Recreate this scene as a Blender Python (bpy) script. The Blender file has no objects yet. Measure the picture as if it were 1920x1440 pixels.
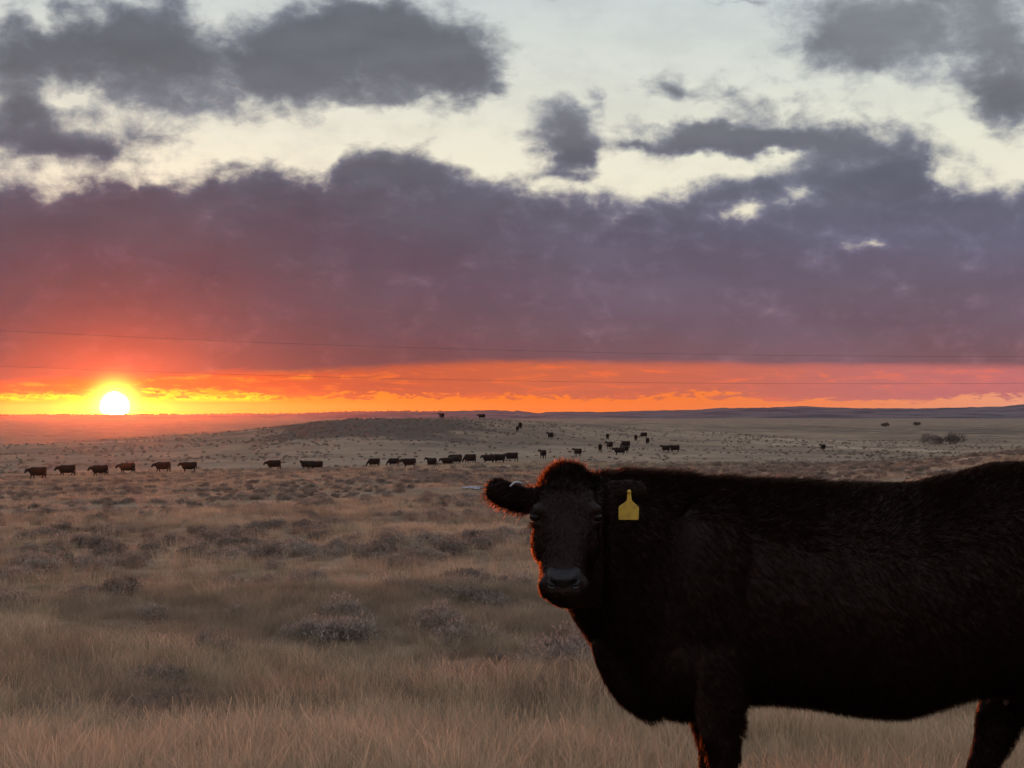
import bpy, bmesh, math, random
import numpy as np
from mathutils import Vector, Matrix, Euler
R = math.radians
random.seed(7); rng = np.random.default_rng(11)
SC = bpy.context.scene
COL = SC.collection

# ------------------------------------------------------------------ camera
FPX = 2886.0                       # focal length in pixels of a 1920 wide frame (52 mm equivalent)
CAM_Z = 1.6
HOR = 772.0                        # row of the true horizon in that frame
PITCH = math.atan((HOR - 720.0) / FPX)
cd = bpy.data.cameras.new('camera'); cam = bpy.data.objects.new('camera', cd); COL.objects.link(cam)
cam.location = (0, 0, CAM_Z); cam.rotation_euler = (math.pi / 2 + PITCH, 0, 0)
cd.sensor_fit = 'HORIZONTAL'; cd.sensor_width = 36.0; cd.lens = 36.0 * FPX / 1920.0
cd.clip_start = 0.1; cd.clip_end = 60000
SC.camera = cam

def ray(u, v):
    x, z, y = (u - 960.0), -(v - 720.0), FPX
    c, s = math.cos(PITCH), math.sin(PITCH)
    return Vector((x, y * c - z * s, y * s + z * c))
def P(u, v, Y):                    # the point of the photograph's ray (u, v) that lies Y metres ahead
    r = ray(u, v); return Vector((0, 0, CAM_Z)) + r * (Y / r.y)
def azel(u, v):
    r = ray(u, v).normalized()
    return math.degrees(math.atan2(r.x, r.y)), math.degrees(math.asin(r.z))

SC.view_settings.view_transform = 'Standard'; SC.view_settings.look = 'None'
SC.view_settings.gamma = 1.0; SC.view_settings.exposure = 0.0; SC.view_settings.use_curve_mapping = False
SC.render.engine = 'CYCLES'
SC.cycles.max_bounces = 5; SC.cycles.diffuse_bounces = 3; SC.cycles.transparent_max_bounces = 8
SC.cycles.volume_bounces = 0
SC.cycles.sample_clamp_indirect = 4.0

# ------------------------------------------------------------------ sun
SUN_AZ, SUN_EL = azel(215, 761)
LAMP_EL = 0.20
sd = bpy.data.lights.new('sun', 'SUN'); sun = bpy.data.objects.new('sun', sd); COL.objects.link(sun)
sd.energy = 2.4; sd.angle = R(0.5); sd.color = (1.0, 0.145, 0.022)
sdir = Vector((math.sin(R(SUN_AZ)) * math.cos(R(LAMP_EL)), math.cos(R(SUN_AZ)) * math.cos(R(LAMP_EL)), math.sin(R(LAMP_EL))))
sun.rotation_euler = (-sdir).to_track_quat('-Z', 'Y').to_euler()

# ------------------------------------------------------------------ sky
W = bpy.data.worlds.new('World'); SC.world = W; W.use_nodes = True
NT = W.node_tree; NT.nodes.clear()
class S:
    nt = NT
    def __init__(s, sock): s.k = sock
    def __add__(a, b): return m('ADD', a, b)
    __radd__ = __add__
    def __sub__(a, b): return m('SUBTRACT', a, b)
    def __rsub__(a, b): return m('SUBTRACT', b, a)
    def __mul__(a, b): return m('MULTIPLY', a, b)
    __rmul__ = __mul__
    def __truediv__(a, b): return m('DIVIDE', a, b)
    def __neg__(a): return m('MULTIPLY', a, -1.0)
def put(nd_in, v):
    if isinstance(v, S): S.nt.links.new(v.k, nd_in)
    else: nd_in.default_value = v
def m(op, *a, clamp=False):
    n = S.nt.nodes.new('ShaderNodeMath'); n.operation = op; n.use_clamp = clamp
    for i, v in enumerate(a): put(n.inputs[i], v)
    return S(n.outputs[0])
def sstep(x, a, b, lo=0.0, hi=1.0):
    n = S.nt.nodes.new('ShaderNodeMapRange'); n.interpolation_type = 'SMOOTHSTEP'
    for i, v in enumerate((x, a, b, lo, hi)): put(n.inputs[i], v)
    return S(n.outputs[0])
def vec(x, y, z):
    n = S.nt.nodes.new('ShaderNodeCombineXYZ')
    for i, v in enumerate((x, y, z)): put(n.inputs[i], v)
    return S(n.outputs[0])
def noise(v, scale, detail=6.0, rough=0.55, dist=0.0, color=False):
    n = S.nt.nodes.new('ShaderNodeTexNoise'); n.noise_dimensions = '3D'
    put(n.inputs['Vector'], v); n.inputs['Scale'].default_value = scale
    n.inputs['Detail'].default_value = detail; n.inputs['Roughness'].default_value = rough; n.inputs['Distortion'].default_value = dist
    return S(n.outputs['Color' if color else 'Fac'])
def sep(v):
    n = S.nt.nodes.new('ShaderNodeSeparateXYZ'); put(n.inputs[0], v)
    return S(n.outputs[0]), S(n.outputs[1]), S(n.outputs[2])
def ramp(f, stops, lo, hi, interp='LINEAR'):
    n = S.nt.nodes.new('ShaderNodeValToRGB'); n.color_ramp.interpolation = interp
    put(n.inputs[0], m('MULTIPLY_ADD', f, 1.0 / (hi - lo), -lo / (hi - lo)))
    el = n.color_ramp.elements
    while len(el) < len(stops): el.new(0.5)
    for e, (p, c) in zip(el, sorted(stops, key=lambda q: q[0])):
        e.position = (p - lo) / (hi - lo)
        e.color = (*c, 1) if hasattr(c, '__len__') else (c, c, c, 1)
    return S(n.outputs[0])
def curve(f, pts, lo, hi, vlo, vhi):
    c = ramp(f, [(p, (v - vlo) / (vhi - vlo)) for p, v in pts], lo, hi, 'B_SPLINE' if False else 'LINEAR')
    return m('MULTIPLY_ADD', c, vhi - vlo, vlo)
def mixc(f, a, b, mode='MIX'):
    n = S.nt.nodes.new('ShaderNodeMix'); n.data_type = 'RGBA'; n.blend_type = mode; n.clamp_factor = True
    put(n.inputs['Factor'], f)
    for nm, v in ((6, a), (7, b)): put(n.inputs[nm], v if isinstance(v, S) else (*v, 1))
    return S(n.outputs[2])
def scalec(c, f): return mixc(1.0, c, vec(f, f, f), 'MULTIPLY')

def srgb(r, g, b):
    f = lambda c: c / 12.92 if c <= 0.04045 else ((c + 0.055) / 1.055) ** 2.4
    return (f(r / 255), f(g / 255), f(b / 255))
def sky():
    tc = NT.nodes.new('ShaderNodeTexCoord'); D = S(tc.outputs['Generated'])
    x, y, z = sep(D)
    DEG = 57.29578
    az0 = m('ARCTAN2', x, y) * DEG
    el0 = m('ARCSINE', m('MINIMUM', m('MAXIMUM', z, -1.0), 1.0)) * DEG
    Df = vec(x, y, z * 1.5)
    wr, wg, wb = sep(noise(Df, 14.0, 3.0, 0.5, 0, True))
    w2r, w2g, _ = sep(noise(vec(x + 3.1, y, z * 1.3), 55.0, 3.0, 0.55, 0, True))
    az = az0 + (wr - 0.5) * 2.6 + (w2r - 0.5) * 1.3
    el = el0 + (wg - 0.5) * 1.5 + (w2g - 0.5) * 0.9
    fb = noise(Df, 44.0, 10.0, 0.61, 0.25)           # ragged cloud edges
    fb2 = noise(vec(x, y, z * 2.4), 9.0, 5.0, 0.5)      # broad light and dark inside the clouds
    fb3 = noise(vec(x, y, z * 3.0), 26.0, 4.0, 0.5)
    # --- cloud cover: a bank with a ragged top and looser clouds above it
    def A(u): return azel(u, 400)[0]
    def Lv(u, v): return azel(u, v)[1]
    top = [(-200, 330), (0, 325), (250, 335), (420, 322), (470, 300), (520, 305), (600, 330), (640, 285), (680, 262), (800, 262), (880, 290), (925, 330),
           (1000, 362), (1120, 372), (1200, 378), (1260, 350), (1340, 318), (1420, 298), (1520, 290), (1620, 285), (1700, 290), (1745, 320), (1800, 332), (1920, 338), (2100, 330)]
    etop = curve(az, [(A(u), Lv(u, v)) for u, v in top], -26, 26, 0, 16)
    band = sstep(etop - el, -0.55, 1.1, -0.52, 1.05)
    blobs = [(40, 110, 130, 62, .9), (60, 40, 90, 60, .35), (230, 105, 270, 95, .8), (250, 60, 110, 55, .6), (360, 115, 110, 60, .8), (470, 120, 60, 60, .35), (300, 185, 130, 42, .5), (400, 205, 130, 30, .3), (330, 20, 90, 40, .4),
             (75, 30, 30, 35, -.75), (555, 115, 75, 95, .85), (700, 62, 160, 75, .7), (860, 75, 65, 55, .6), (885, 150, 75, 42, .6), (610, 95, 115, 70, 1.0), (760, 100, 120, 75, 1.1), (700, 45, 110, 45, .6), (850, 130, 80, 50, .7), (925, 165, 40, 16, .4), (690, 180, 150, 18, .4),
             (150, 185, 50, 20, -.6), (500, 110, 50, 70, .5), (90, 268, 180, 46, 1.35), (20, 200, 70, 36, .7), (200, 285, 60, 16, .4), (10, 195, 45, 28, .6), (300, 262, 90, 22, .3), (1042, 222, 60, 38, .6), (1088, 300, 56, 30, .5), (1650, 285, 120, 42, .6), (1715, 282, 55, 36, .6), (1660, 55, 220, 95, .4), (1380, 250, 260, 34, .5), (1052, 245, 70, 60, 1.0), (1075, 285, 48, 24, .8), (1030, 325, 60, 18, .5), (1100, 330, 40, 14, .4), (960, 335, 40, 16, .3),
             (1265, 158, 62, 26, .95), (1370, 178, 60, 18, .6), (1450, 195, 70, 22, .6), (1520, 205, 40, 20, .4), (1145, 190, 20, 24, .6), (1190, 268, 70, 12, .6), (1320, 254, 120, 28, 1.2), (1470, 250, 120, 32, 1.2), (1570, 265, 60, 28, .6),
             (1590, 80, 110, 55, .8), (1700, 40, 140, 70, .85), (1720, 110, 90, 40, .25), (1640, 125, 60, 30, .3), (1880, 80, 100, 140, .95), (1870, 175, 40, 40, .5), (1905, 190, 60, 50, .5), (1560, 20, 80, 20, .3), (1400, 0, 90, 10, .6),
             (1400, 396, 60, 24, -.95), (1512, 366, 36, 26, -.65), (1622, 470, 46, 17, -.75), (1300, 305, 60, 12, -.5), (1470, 280, 50, 9, -.6), (1350, 300, 60, 12, -.6), (560, 285, 50, 14, -.3)]
    F = m('MULTIPLY', el, 0.0)
    PV = vec(az, el, 0.0)
    for i_, (u, v, ru, rv, s) in enumerate(blobs):
        if i_ % 6 == 5: PV = vec(az, el, F)          # taken in short runs: the shader has little room for values in flight
        a_, e_ = azel(u, v); kx, ky = 50.4 / (ru * 2.0), 50.4 / (rv * 2.0)
        vm = NT.nodes.new('ShaderNodeVectorMath'); vm.operation = 'MULTIPLY_ADD'
        put(vm.inputs[0], PV); vm.inputs[1].default_value = (kx, ky, 0); vm.inputs[2].default_value = (-a_ * kx, -e_ * ky, 0)
        gt = NT.nodes.new('ShaderNodeTexGradient'); gt.gradient_type = 'QUADRATIC_SPHERE'; NT.links.new(vm.outputs[0], gt.inputs[0])
        F = m('MULTIPLY_ADD', S(gt.outputs['Fac']), s * 1.45, F)
    F = F + band
    # generic broken cloud for the rest of the dome, out of the frame
    rest = sstep(noise(vec(x * 2.0, y * 2.0, z * 5.0), 1.6, 6.0, 0.6), 0.42, 0.62, -0.75, 0.75)
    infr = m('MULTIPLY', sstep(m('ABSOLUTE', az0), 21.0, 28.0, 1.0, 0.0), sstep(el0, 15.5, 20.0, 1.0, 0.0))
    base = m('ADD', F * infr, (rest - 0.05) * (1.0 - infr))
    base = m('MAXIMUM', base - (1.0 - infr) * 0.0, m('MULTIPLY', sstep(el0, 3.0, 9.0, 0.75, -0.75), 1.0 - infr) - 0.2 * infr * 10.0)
    dens = base + (fb - 0.5) * 2.1 + (fb3 - 0.5) * 0.9 + 0.0
    alpha = sstep(dens, -0.42, 0.66)
    veil = m('MULTIPLY', sstep(fb2 * 0.6 + fb3 * 0.4 + (fb - 0.5) * 0.5, 0.40, 0.66), sstep(el0, 5.5, 8.0)) * 0.17
    alpha = m('MAXIMUM', alpha, veil)
    thick = sstep(dens, 0.0, 1.35)
    # --- clear air
    K = 1.0
    clear = ramp(el0, [(0, srgb(255, 205, 140)), (4, srgb(246, 226, 190)), (8, srgb(238, 234, 213)), (10, srgb(231, 231, 214)), (12.5, srgb(217, 222, 214)), (15.5, srgb(200, 211, 213)),
                       (24, srgb(190, 196, 200)), (45, srgb(164, 168, 182)), (90, srgb(140, 146, 166))], 0, 90)
    ns = NT.nodes.new('ShaderNodeTexSky'); ns.sky_type = 'NISHITA'; ns.sun_disc = False
    ns.sun_elevation = R(1.0); ns.sun_rotation = R(SUN_AZ)
    clear = mixc(0.02, scalec(clear, 0.95), S(ns.outputs[0]), 'ADD')
    # --- clouds, lit from below the horizon on the sun's side
    cl = [(0.0, srgb(140, 77, 71)), (1.8, srgb(129, 76, 75)), (3.2, srgb(113, 76, 81)), (4.8, srgb(107, 78, 88)), (6.5, srgb(103, 84, 97)), (8.5, srgb(98, 94, 107)), (11, srgb(121, 123, 129)), (15, srgb(106, 112, 122)), (40, srgb(105, 108, 122))]
    cr = [(0.0, srgb(160, 102, 99)), (1.8, srgb(138, 97, 105)), (3.2, srgb(123, 98, 111)), (4.8, srgb(116, 101, 120)), (6.5, srgb(106, 104, 124)), (8.5, srgb(110, 113, 128)), (11, srgb(128, 131, 138)), (15, srgb(138, 144, 150)), (40, srgb(112, 116, 130))]
    side = sstep(az0, -13.0, 13.0)
    elc = el0 + (fb2 - 0.5) * 2.2
    cloud = mixc(side, ramp(elc, cl, 0, 40), ramp(elc, cr, 0, 40))
    cloud = scalec(cloud, 0.64 + fb2 * 0.62 + (fb3 - 0.5) * 0.34 + (fb - 0.5) * 0.16)
    cloud = scalec(cloud, sstep(thick, 0.0, 1.0, 1.5, 0.89))
    cloud = mixc(0.13, cloud, srgb(104, 98, 106))
    cloud = scalec(cloud, 1.0 + (1.0 - infr) * 1.5)  # clouds out of the frame brightened, as added fill light for the ground
    col = mixc(alpha, clear, cloud)
    # --- the gap under the bank
    strk = noise(vec(x * 0.8, y, z * 5.0), 34.0, 7.0, 0.62, 0.6)
    strk2 = noise(vec(x, y, z * 3.0), 90.0, 6.0, 0.65, 0.4)
    azs = az0
    under = ramp(azs, [(A(-100), srgb(172, 84, 62)), (A(150), srgb(235, 84, 32)), (A(420), srgb(214, 88, 46)), (A(700), srgb(196, 92, 62)), (A(1000), srgb(208, 104, 70)), (A(1300), srgb(205, 106, 82)), (A(1600), srgb(196, 112, 104)), (A(1920), srgb(196, 112, 112)), (A(2300), srgb(150, 100, 112))], -30, 30)
    bright = ramp(azs, [(A(-100), srgb(255, 150, 40)), (A(200), srgb(255, 190, 30)), (A(440), srgb(255, 150, 32)), (A(800), srgb(255, 116, 36)), (A(1300), srgb(250, 112, 58)), (A(1920), srgb(226, 118, 100))], -30, 30)
    gap = ramp(azs, [(A(-300), srgb(255, 150, 45)), (A(0), srgb(255, 150, 26)), (A(215), srgb(255, 180, 22)), (A(450), srgb(255, 146, 30)), (A(700), srgb(255, 138, 40)), (A(1000), srgb(255, 128, 44)), (A(1300), srgb(247, 126, 54)), (A(1600), srgb(244, 138, 84)), (A(1920), srgb(238, 158, 120)), (A(2400), srgb(190, 140, 130))], -30, 30)
    t2 = curve(az0, [(A(u), Lv(u, v)) for u, v in [(-200, 728), (0, 722), (200, 716), (400, 705), (600, 700), (750, 690), (900, 684), (1100, 684), (1300, 687), (1500, 690), (1700, 688), (1920, 692), (2200, 700)]], -26, 26, 0, 4)
    t1 = curve(az0, [(A(u), Lv(u, v)) for u, v in [(-200, 744), (0, 742), (200, 736), (330, 735), (440, 738), (560, 742), (640, 738), (760, 742), (900, 742), (980, 740), (1100, 748), (1230, 744), (1280, 735), (1400, 740), (1440, 748), (1600, 752), (1750, 750), (1920, 744), (2200, 740)]], -26, 26, 0, 4)
    m2 = sstep(el0 + (strk - 0.5) * 0.5, t2 + 0.30, t2 - 0.12)
    bstk = m('MULTIPLY', sstep(strk + (strk2 - 0.5) * 0.3, 0.50, 0.70), m2) * sstep(el0, t2 - 0.75, t2 - 0.05, 0.55, 1.0)
    col = mixc(m2, col, scalec(under, 0.86 + strk * 0.28))
    col = mixc(bstk * 0.85, col, bright)
    m1 = sstep(el0 + (strk - 0.5) * 0.85 + (strk2 - 0.5) * 0.45, t1 + 0.10, t1 - 0.06)
    m1 = m('MULTIPLY', m1, sstep(strk2 + sstep(el0, 0.22, 0.55, -0.30, 0.10), 0.55, 0.66, 1.0, 0.12))
    col = mixc(m1, col, gap)
    # --- the sun, its aureole in the thin cloud
    sv = Vector((math.sin(R(SUN_AZ)) * math.cos(R(SUN_EL)), math.cos(R(SUN_AZ)) * math.cos(R(SUN_EL)), math.sin(R(SUN_EL))))
    dot = m('ADD', m('ADD', x * sv.x, y * sv.y), z * sv.z)
    th = m('ARCCOSINE', m('MINIMUM', dot, 1.0)) * DEG
    front = sstep(az0, -60.0, -45.0)
    yb = m('MULTIPLY', sstep(el0, 0.30, 0.52), sstep(strk2 * 0.6 + strk * 0.4, 0.40, 0.50))
    yel = m('MULTIPLY', m('MAXIMUM', m('MULTIPLY', sstep(th, 6.4, 4.6), yb), sstep(th, 2.6, 0.7)), m1)
    col = mixc(yel, col, (1.0, 0.80, 0.016))
    gx = (az0 - SUN_AZ); gy = (el0 - SUN_EL)
    th2 = m('SQRT', gx * gx * 0.75 + gy * gy * 1.0)
    glow = m('EXPONENT', -(th2 / 1.2)) * front
    col = mixc(glow, col, (0.72, 0.058, 0.002), 'ADD')
    glow2 = m('EXPONENT', -(th2 * th2 / 6.0)) * front * 0.12
    col = mixc(glow2, col, (0.9, 0.08, 0.0), 'ADD')
    glow3 = m('EXPONENT', -(th * th / 0.40)) * front
    col = mixc(glow3, col, (6.0, 4.2, 0.55), 'ADD')
    disc = sstep(th + (strk2 - 0.5) * 0.16, 0.56, 0.26)
    col = mixc(disc, col, (14.0, 12.5, 8.5))
    col = scalec(col, 1.0 + (1.0 - infr) * 0.55)  # the whole sky out of the frame lifted again to add ambient light
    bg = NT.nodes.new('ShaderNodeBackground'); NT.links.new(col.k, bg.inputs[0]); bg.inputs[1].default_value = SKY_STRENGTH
    out = NT.nodes.new('ShaderNodeOutputWorld'); NT.links.new(bg.outputs[0], out.inputs[0])
SKY_STRENGTH = 1.0
sky()

# ------------------------------------------------------------------ helpers
def mesh_obj(name, verts, faces=None, mat=None, parent=None, smooth=False, quads=None, tris=None):
    me = bpy.data.meshes.new(name)
    if quads is None and tris is None:
        me.from_pydata([tuple(v) for v in verts], [], faces or [])
    else:
        vs = np.asarray(verts, np.float32)
        q = np.zeros((0, 4), np.int32) if quads is None else np.asarray(quads, np.int32)
        t = np.zeros((0, 3), np.int32) if tris is None else np.asarray(tris, np.int32)
        loops = np.concatenate([q.ravel(), t.ravel()])
        tot = np.concatenate([np.full(len(q), 4, np.int32), np.full(len(t), 3, np.int32)])
        st = np.concatenate([[0], np.cumsum(tot)[:-1]]).astype(np.int32)
        me.vertices.add(len(vs)); me.vertices.foreach_set('co', vs.ravel())
        me.loops.add(len(loops)); me.loops.foreach_set('vertex_index', loops)
        me.polygons.add(len(tot)); me.polygons.foreach_set('loop_start', st); me.polygons.foreach_set('loop_total', tot)
        me.update(calc_edges=True)
    if smooth: me.polygons.foreach_set('use_smooth', [True] * len(me.polygons))
    o = bpy.data.objects.new(name, me); COL.objects.link(o)
    if mat: me.materials.append(mat)
    if parent: o.parent = parent
    return o
def empty(name, loc, rz=0.0):
    o = bpy.data.objects.new(name, None); COL.objects.link(o); o.location = loc; o.rotation_euler = (0, 0, rz); o.empty_display_size = 0.2
    return o
def tag(o, label=None, cat=None, group=None, kind=None):
    if label: o['label'] = label
    if cat: o['category'] = cat
    if group: o['group'] = group
    if kind: o['kind'] = kind
    return o
def _h(ix, iy, seed):
    n = (ix.astype(np.int64) * 374761393 + iy.astype(np.int64) * 668265263 + seed * 974711) & 0x7fffffff
    n = ((n ^ (n >> 13)) * 1274126177) & 0x7fffffff
    return ((n ^ (n >> 16)) & 0xffff) / 65535.0
def vnoise(x, y, seed=0):
    ix, iy = np.floor(x), np.floor(y); fx, fy = x - ix, y - iy
    fx, fy = fx * fx * fx * (fx * (fx * 6 - 15) + 10), fy * fy * fy * (fy * (fy * 6 - 15) + 10)
    a, b, c, d = _h(ix, iy, seed), _h(ix + 1, iy, seed), _h(ix, iy + 1, seed), _h(ix + 1, iy + 1, seed)
    return (a + (b - a) * fx) * (1 - fy) + (c + (d - c) * fx) * fy
def fbm(x, y, oct=4, seed=0, rough=0.5):
    t = np.zeros_like(x); amp = 1.0; tot = 0
    for k in range(oct):
        t += vnoise(x + 17.3 * k, y - 9.1 * k, seed + k) * amp; tot += amp; amp *= rough; x, y = x * 2.03, y * 2.03
    return t / tot - 0.5

# ------------------------------------------------------------------ lie of the land
TD = np.array([2, 7, 15, 30, 60, 100, 140, 165, 200, 235, 280, 330, 400, 480, 700, 1200, 2500, 6000.0])
TU = np.array([-900, 0, 300, 500, 650, 800, 920, 1040, 1200, 1400, 1550, 1750, 1920, 2700.0])
TZ = np.array([
 # 2  7   15   30    60    100   140   165   200   235   280   330   400   480   700   1200 2500 6000
 [0, 0, -.12, -.6, -1.8, -3.4, -4.9, -5.6, -6.3, -6.6, -6.9, -7.0, -7.0, -9, -16, -20, -21, -22],
 [0, 0, -.12, -.6, -1.8, -3.4, -4.9, -5.7, -6.4, -6.6, -6.8, -6.8, -6.7, -9, -16, -20, -21, -22],
 [0, 0, -.12, -.6, -1.7, -3.2, -4.5, -5.4, -6.2, -6.4, -6.5, -6.0, -4.7, -6, -13, -19, -21, -22],
 [0, 0, -.12, -.6, -1.6, -2.9, -4.1, -5.1, -6.1, -6.3, -6.1, -4.6, -2.3, -4, -12, -19, -21, -22],
 [0, 0, -.12, -.55, -1.5, -2.7, -3.65, -4.6, -5.8, -6.3, -5.4, -1.7, 1.0, -1.5, -10, -18, -21, -22],
 [0, 0, -.10, -.5, -1.4, -2.6, -3.6, -4.4, -5.6, -6.1, -5.3, -2.9, .1, .5, -9, -18, -21, -22],
 [0, 0, -.10, -.5, -1.4, -2.8, -3.9, -4.3, -5.2, -5.9, -5.6, -3.8, -1.2, .5, -7, -17, -21, -22],
 [0, 0, -.10, -.5, -1.4, -2.8, -3.6, -4.2, -5.2, -5.9, -5.8, -4.3, -2.5, -1.2, -6, -16, -21, -22],
 [0, 0, -.10, -.5, -1.3, -2.4, -3.4, -4.1, -5.1, -5.6, -5.8, -5.5, -4.3, -2.9, -2.6, -12, -21, -22],
 [0, 0, -.10, -.45, -1.2, -2.2, -3.3, -4.0, -5.2, -5.9, -6.2, -6.2, -5.8, -5.0, -3.8, -9.5, -20, -22],
 [0, 0, -.08, -.4, -1.0, -1.9, -3.1, -4.0, -5.2, -6.0, -6.4, -6.6, -6.9, -6.6, -5.0, -8.8, -20, -22],
 [0, 0, -.05, -.25, -.6, -1.4, -3.0, -4.1, -5.2, -5.8, -6.2, -6.4, -6.9, -6.8, -6.0, -8.4, -20, -22],
 [0, 0, 0, -.1, -.25, -.7, -2.4, -3.9, -5.0, -5.6, -5.9, -6.1, -6.6, -6.6, -6.6, -8.2, -20, -22],
 [0, 0, 0, 0, .1, .3, -.6, -2.0, -4.2, -5.2, -5.8, -6.0, -6.4, -6.6, -6.8, -8.2, -20, -22]])
AZT = np.arctan((TU - 960) / FPX)
LD = np.log(TD)
_LG = np.linspace(LD[0], LD[-1], 900); _AG = np.linspace(AZT[0], AZT[-1], 260)
def _smooth_tab():
    t = np.stack([np.interp(_LG, LD, row) for row in TZ])
    g = np.stack([np.interp(_AG, AZT, t[:, j]) for j in range(len(_LG))], 1)
    k = np.exp(-0.5 * (np.arange(-30, 31) / 9.0) ** 2); k /= k.sum()
    g = np.stack([np.convolve(np.pad(r, 30, mode='edge'), k, 'valid') for r in g])
    k2 = np.exp(-0.5 * (np.arange(-20, 21) / 7.0) ** 2); k2 /= k2.sum()
    return np.stack([np.convolve(np.pad(g[:, j], 20, mode='edge'), k2, 'valid') for j in range(g.shape[1])], 1)
_TG = _smooth_tab()
def land(x, y):
    x = np.asarray(x, float); y = np.asarray(y, float)
    d = np.hypot(x, y); a = np.arctan2(x, y)
    back = np.clip((np.abs(a) - 0.6) / 2.2, 0, 1)                     # behind the viewer it runs level
    i = np.clip((np.clip(a, AZT[0], AZT[-1]) - _AG[0]) / (_AG[1] - _AG[0]), 0, len(_AG) - 1.001)
    j = np.clip((np.log(np.maximum(d, 1e-3)) - _LG[0]) / (_LG[1] - _LG[0]), 0, len(_LG) - 1.001)
    i0, j0 = i.astype(int), j.astype(int); fi, fj = i - i0, j - j0
    z = (_TG[i0, j0] * (1 - fi) + _TG[i0 + 1, j0] * fi) * (1 - fj) + (_TG[i0, j0 + 1] * (1 - fi) + _TG[i0 + 1, j0 + 1] * fi) * fj
    z = z * (1 - back * 0.9)
    z = z + 0.045 * np.exp(-((y - 5.98) / .32) ** 2) * (np.abs(x) < 6)   # low rise added in front so its grass tips catch the sun
    n = 0.10 * fbm(x / 1.3, y / 1.3, 3, 3) * np.clip((d - 4) / 10, 0.15, 1)
    n += 0.45 * fbm(x / 9, y / 9, 3, 9) * np.clip((d - 12) / 50, 0, 1)
    n += 1.5 * fbm(x / 42, y / 42, 4, 21) * np.clip((d - 110) / 200, 0, 1)
    n += 5.0 * fbm(x / 420, y / 420, 5, 33) * np.clip((d - 900) / 1500, 0, 1)
    return z + n
def landz(x, y): return float(land(np.array([x]), np.array([y]))[0])
_DS = np.exp(np.linspace(math.log(3.0), math.log(3000), 6000))
def hit(u, v):                     # where the ray of the photograph first meets the ground
    r = ray(u, v); h = math.hypot(r.x, r.y); ux, uy, s = r.x / h, r.y / h, r.z / h
    g = land(ux * _DS, uy * _DS); below = np.nonzero(CAM_Z + s * _DS < g)[0]
    k = below[0] if len(below) else len(_DS) - 1
    d = _DS[k]; return Vector((ux * d, uy * d, g[k])), d

# ------------------------------------------------------------------ materials
def new_mat(name):
    mt = bpy.data.materials.new(name); mt.use_nodes = True
    S.nt = mt.node_tree; S.nt.nodes.clear()
    return mt
def finish(mt, shader, disp=None):
    o = mt.node_tree.nodes.new('ShaderNodeOutputMaterial'); mt.node_tree.links.new(shader, o.inputs[0])
    return mt
def principled(color, rough=0.8, spec=0.3, bump=None, bump_d=0.02, **kw):
    n = S.nt.nodes.new('ShaderNodeBsdfPrincipled')
    put(n.inputs['Base Color'], color if isinstance(color, S) else (*color, 1))
    put(n.inputs['Roughness'], rough); n.inputs['Specular IOR Level'].default_value = spec
    for k, v in kw.items(): put(n.inputs[k], v)
    if bump is not None:
        b = S.nt.nodes.new('ShaderNodeBump'); put(b.inputs['Height'], bump); b.inputs['Distance'].default_value = bump_d
        S.nt.links.new(b.outputs[0], n.inputs['Normal'])
    return n.outputs[0]
def two_sided(color, trans, f):    # thin leaves and hairs: some light passes through
    d = S.nt.nodes.new('ShaderNodeBsdfDiffuse'); put(d.inputs[0], color if isinstance(color, S) else (*color, 1))
    t = S.nt.nodes.new('ShaderNodeBsdfTranslucent'); put(t.inputs[0], trans if isinstance(trans, S) else (*trans, 1))
    x = S.nt.nodes.new('ShaderNodeMixShader'); put(x.inputs[0], f)
    S.nt.links.new(d.outputs[0], x.inputs[1]); S.nt.links.new(t.outputs[0], x.inputs[2])
    return x.outputs[0]
def attr(name):
    n = S.nt.nodes.new('ShaderNodeAttribute'); n.attribute_name = name
    return S(n.outputs['Fac'])
def objrand():
    n = S.nt.nodes.new('ShaderNodeObjectInfo'); return S(n.outputs['Random'])
def objco():
    n = S.nt.nodes.new('ShaderNodeTexCoord'); return S(n.outputs['Object'])
def geopos():
    n = S.nt.nodes.new('ShaderNodeNewGeometry'); return S(n.outputs['Position'])

def ground_mat():
    mt = new_mat('prairie_ground'); p = objco()
    n1 = noise(p, 0.06, 6, 0.62, 0.3); n2 = noise(p, 0.45, 7, 0.6, 0.2); n3 = noise(p, 3.2, 6, 0.62); n4 = noise(p, 22.0, 4, 0.6)
    straw, pale, olive, dark = (0.295, 0.208, 0.130), (0.375, 0.282, 0.192), (0.172, 0.120, 0.078), (0.080, 0.056, 0.042)
    c = mixc(sstep(n1, 0.36, 0.62), straw, olive)
    c = mixc(sstep(n2, 0.52, 0.70) * 0.75, c, pale)
    c = mixc(sstep(n3 + (n2 - 0.5) * 0.8, 0.56, 0.70) * 0.7, c, dark)
    c = mixc(sstep(n4, 0.52, 0.72) * 0.45, c, dark)
    c = mixc(sstep(noise(p, 0.15, 7, 0.66, 0.4), 0.47, 0.62) * 0.55, c, (0.125, 0.095, 0.066))
    sc = attr('scrub')
    c = mixc(sc, c, mixc(n3, (0.038, 0.030, 0.025), (0.105, 0.078, 0.058)))
    c = mixc(attr('pale'), c, scalec((0.43, 0.355, 0.245) and mixc(n3, (0.30, 0.222, 0.148), (0.40, 0.302, 0.208)), 1.0))
    return finish(mt, principled(c, 0.95, 0.05, n3 + n4 * 0.4, 0.12))
def hill_mat():
    mt = new_mat('far_hills'); p = objco()
    n = noise(p, 0.004, 6, 0.6); n2 = noise(p, 0.0012, 3, 0.5)
    c = mixc(sstep(n, 0.42, 0.62), (0.135, 0.108, 0.105), (0.066, 0.057, 0.066))
    return finish(mt, principled(scalec(c, 0.75 + n2 * 0.5), 1.0, 0.0))

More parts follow.
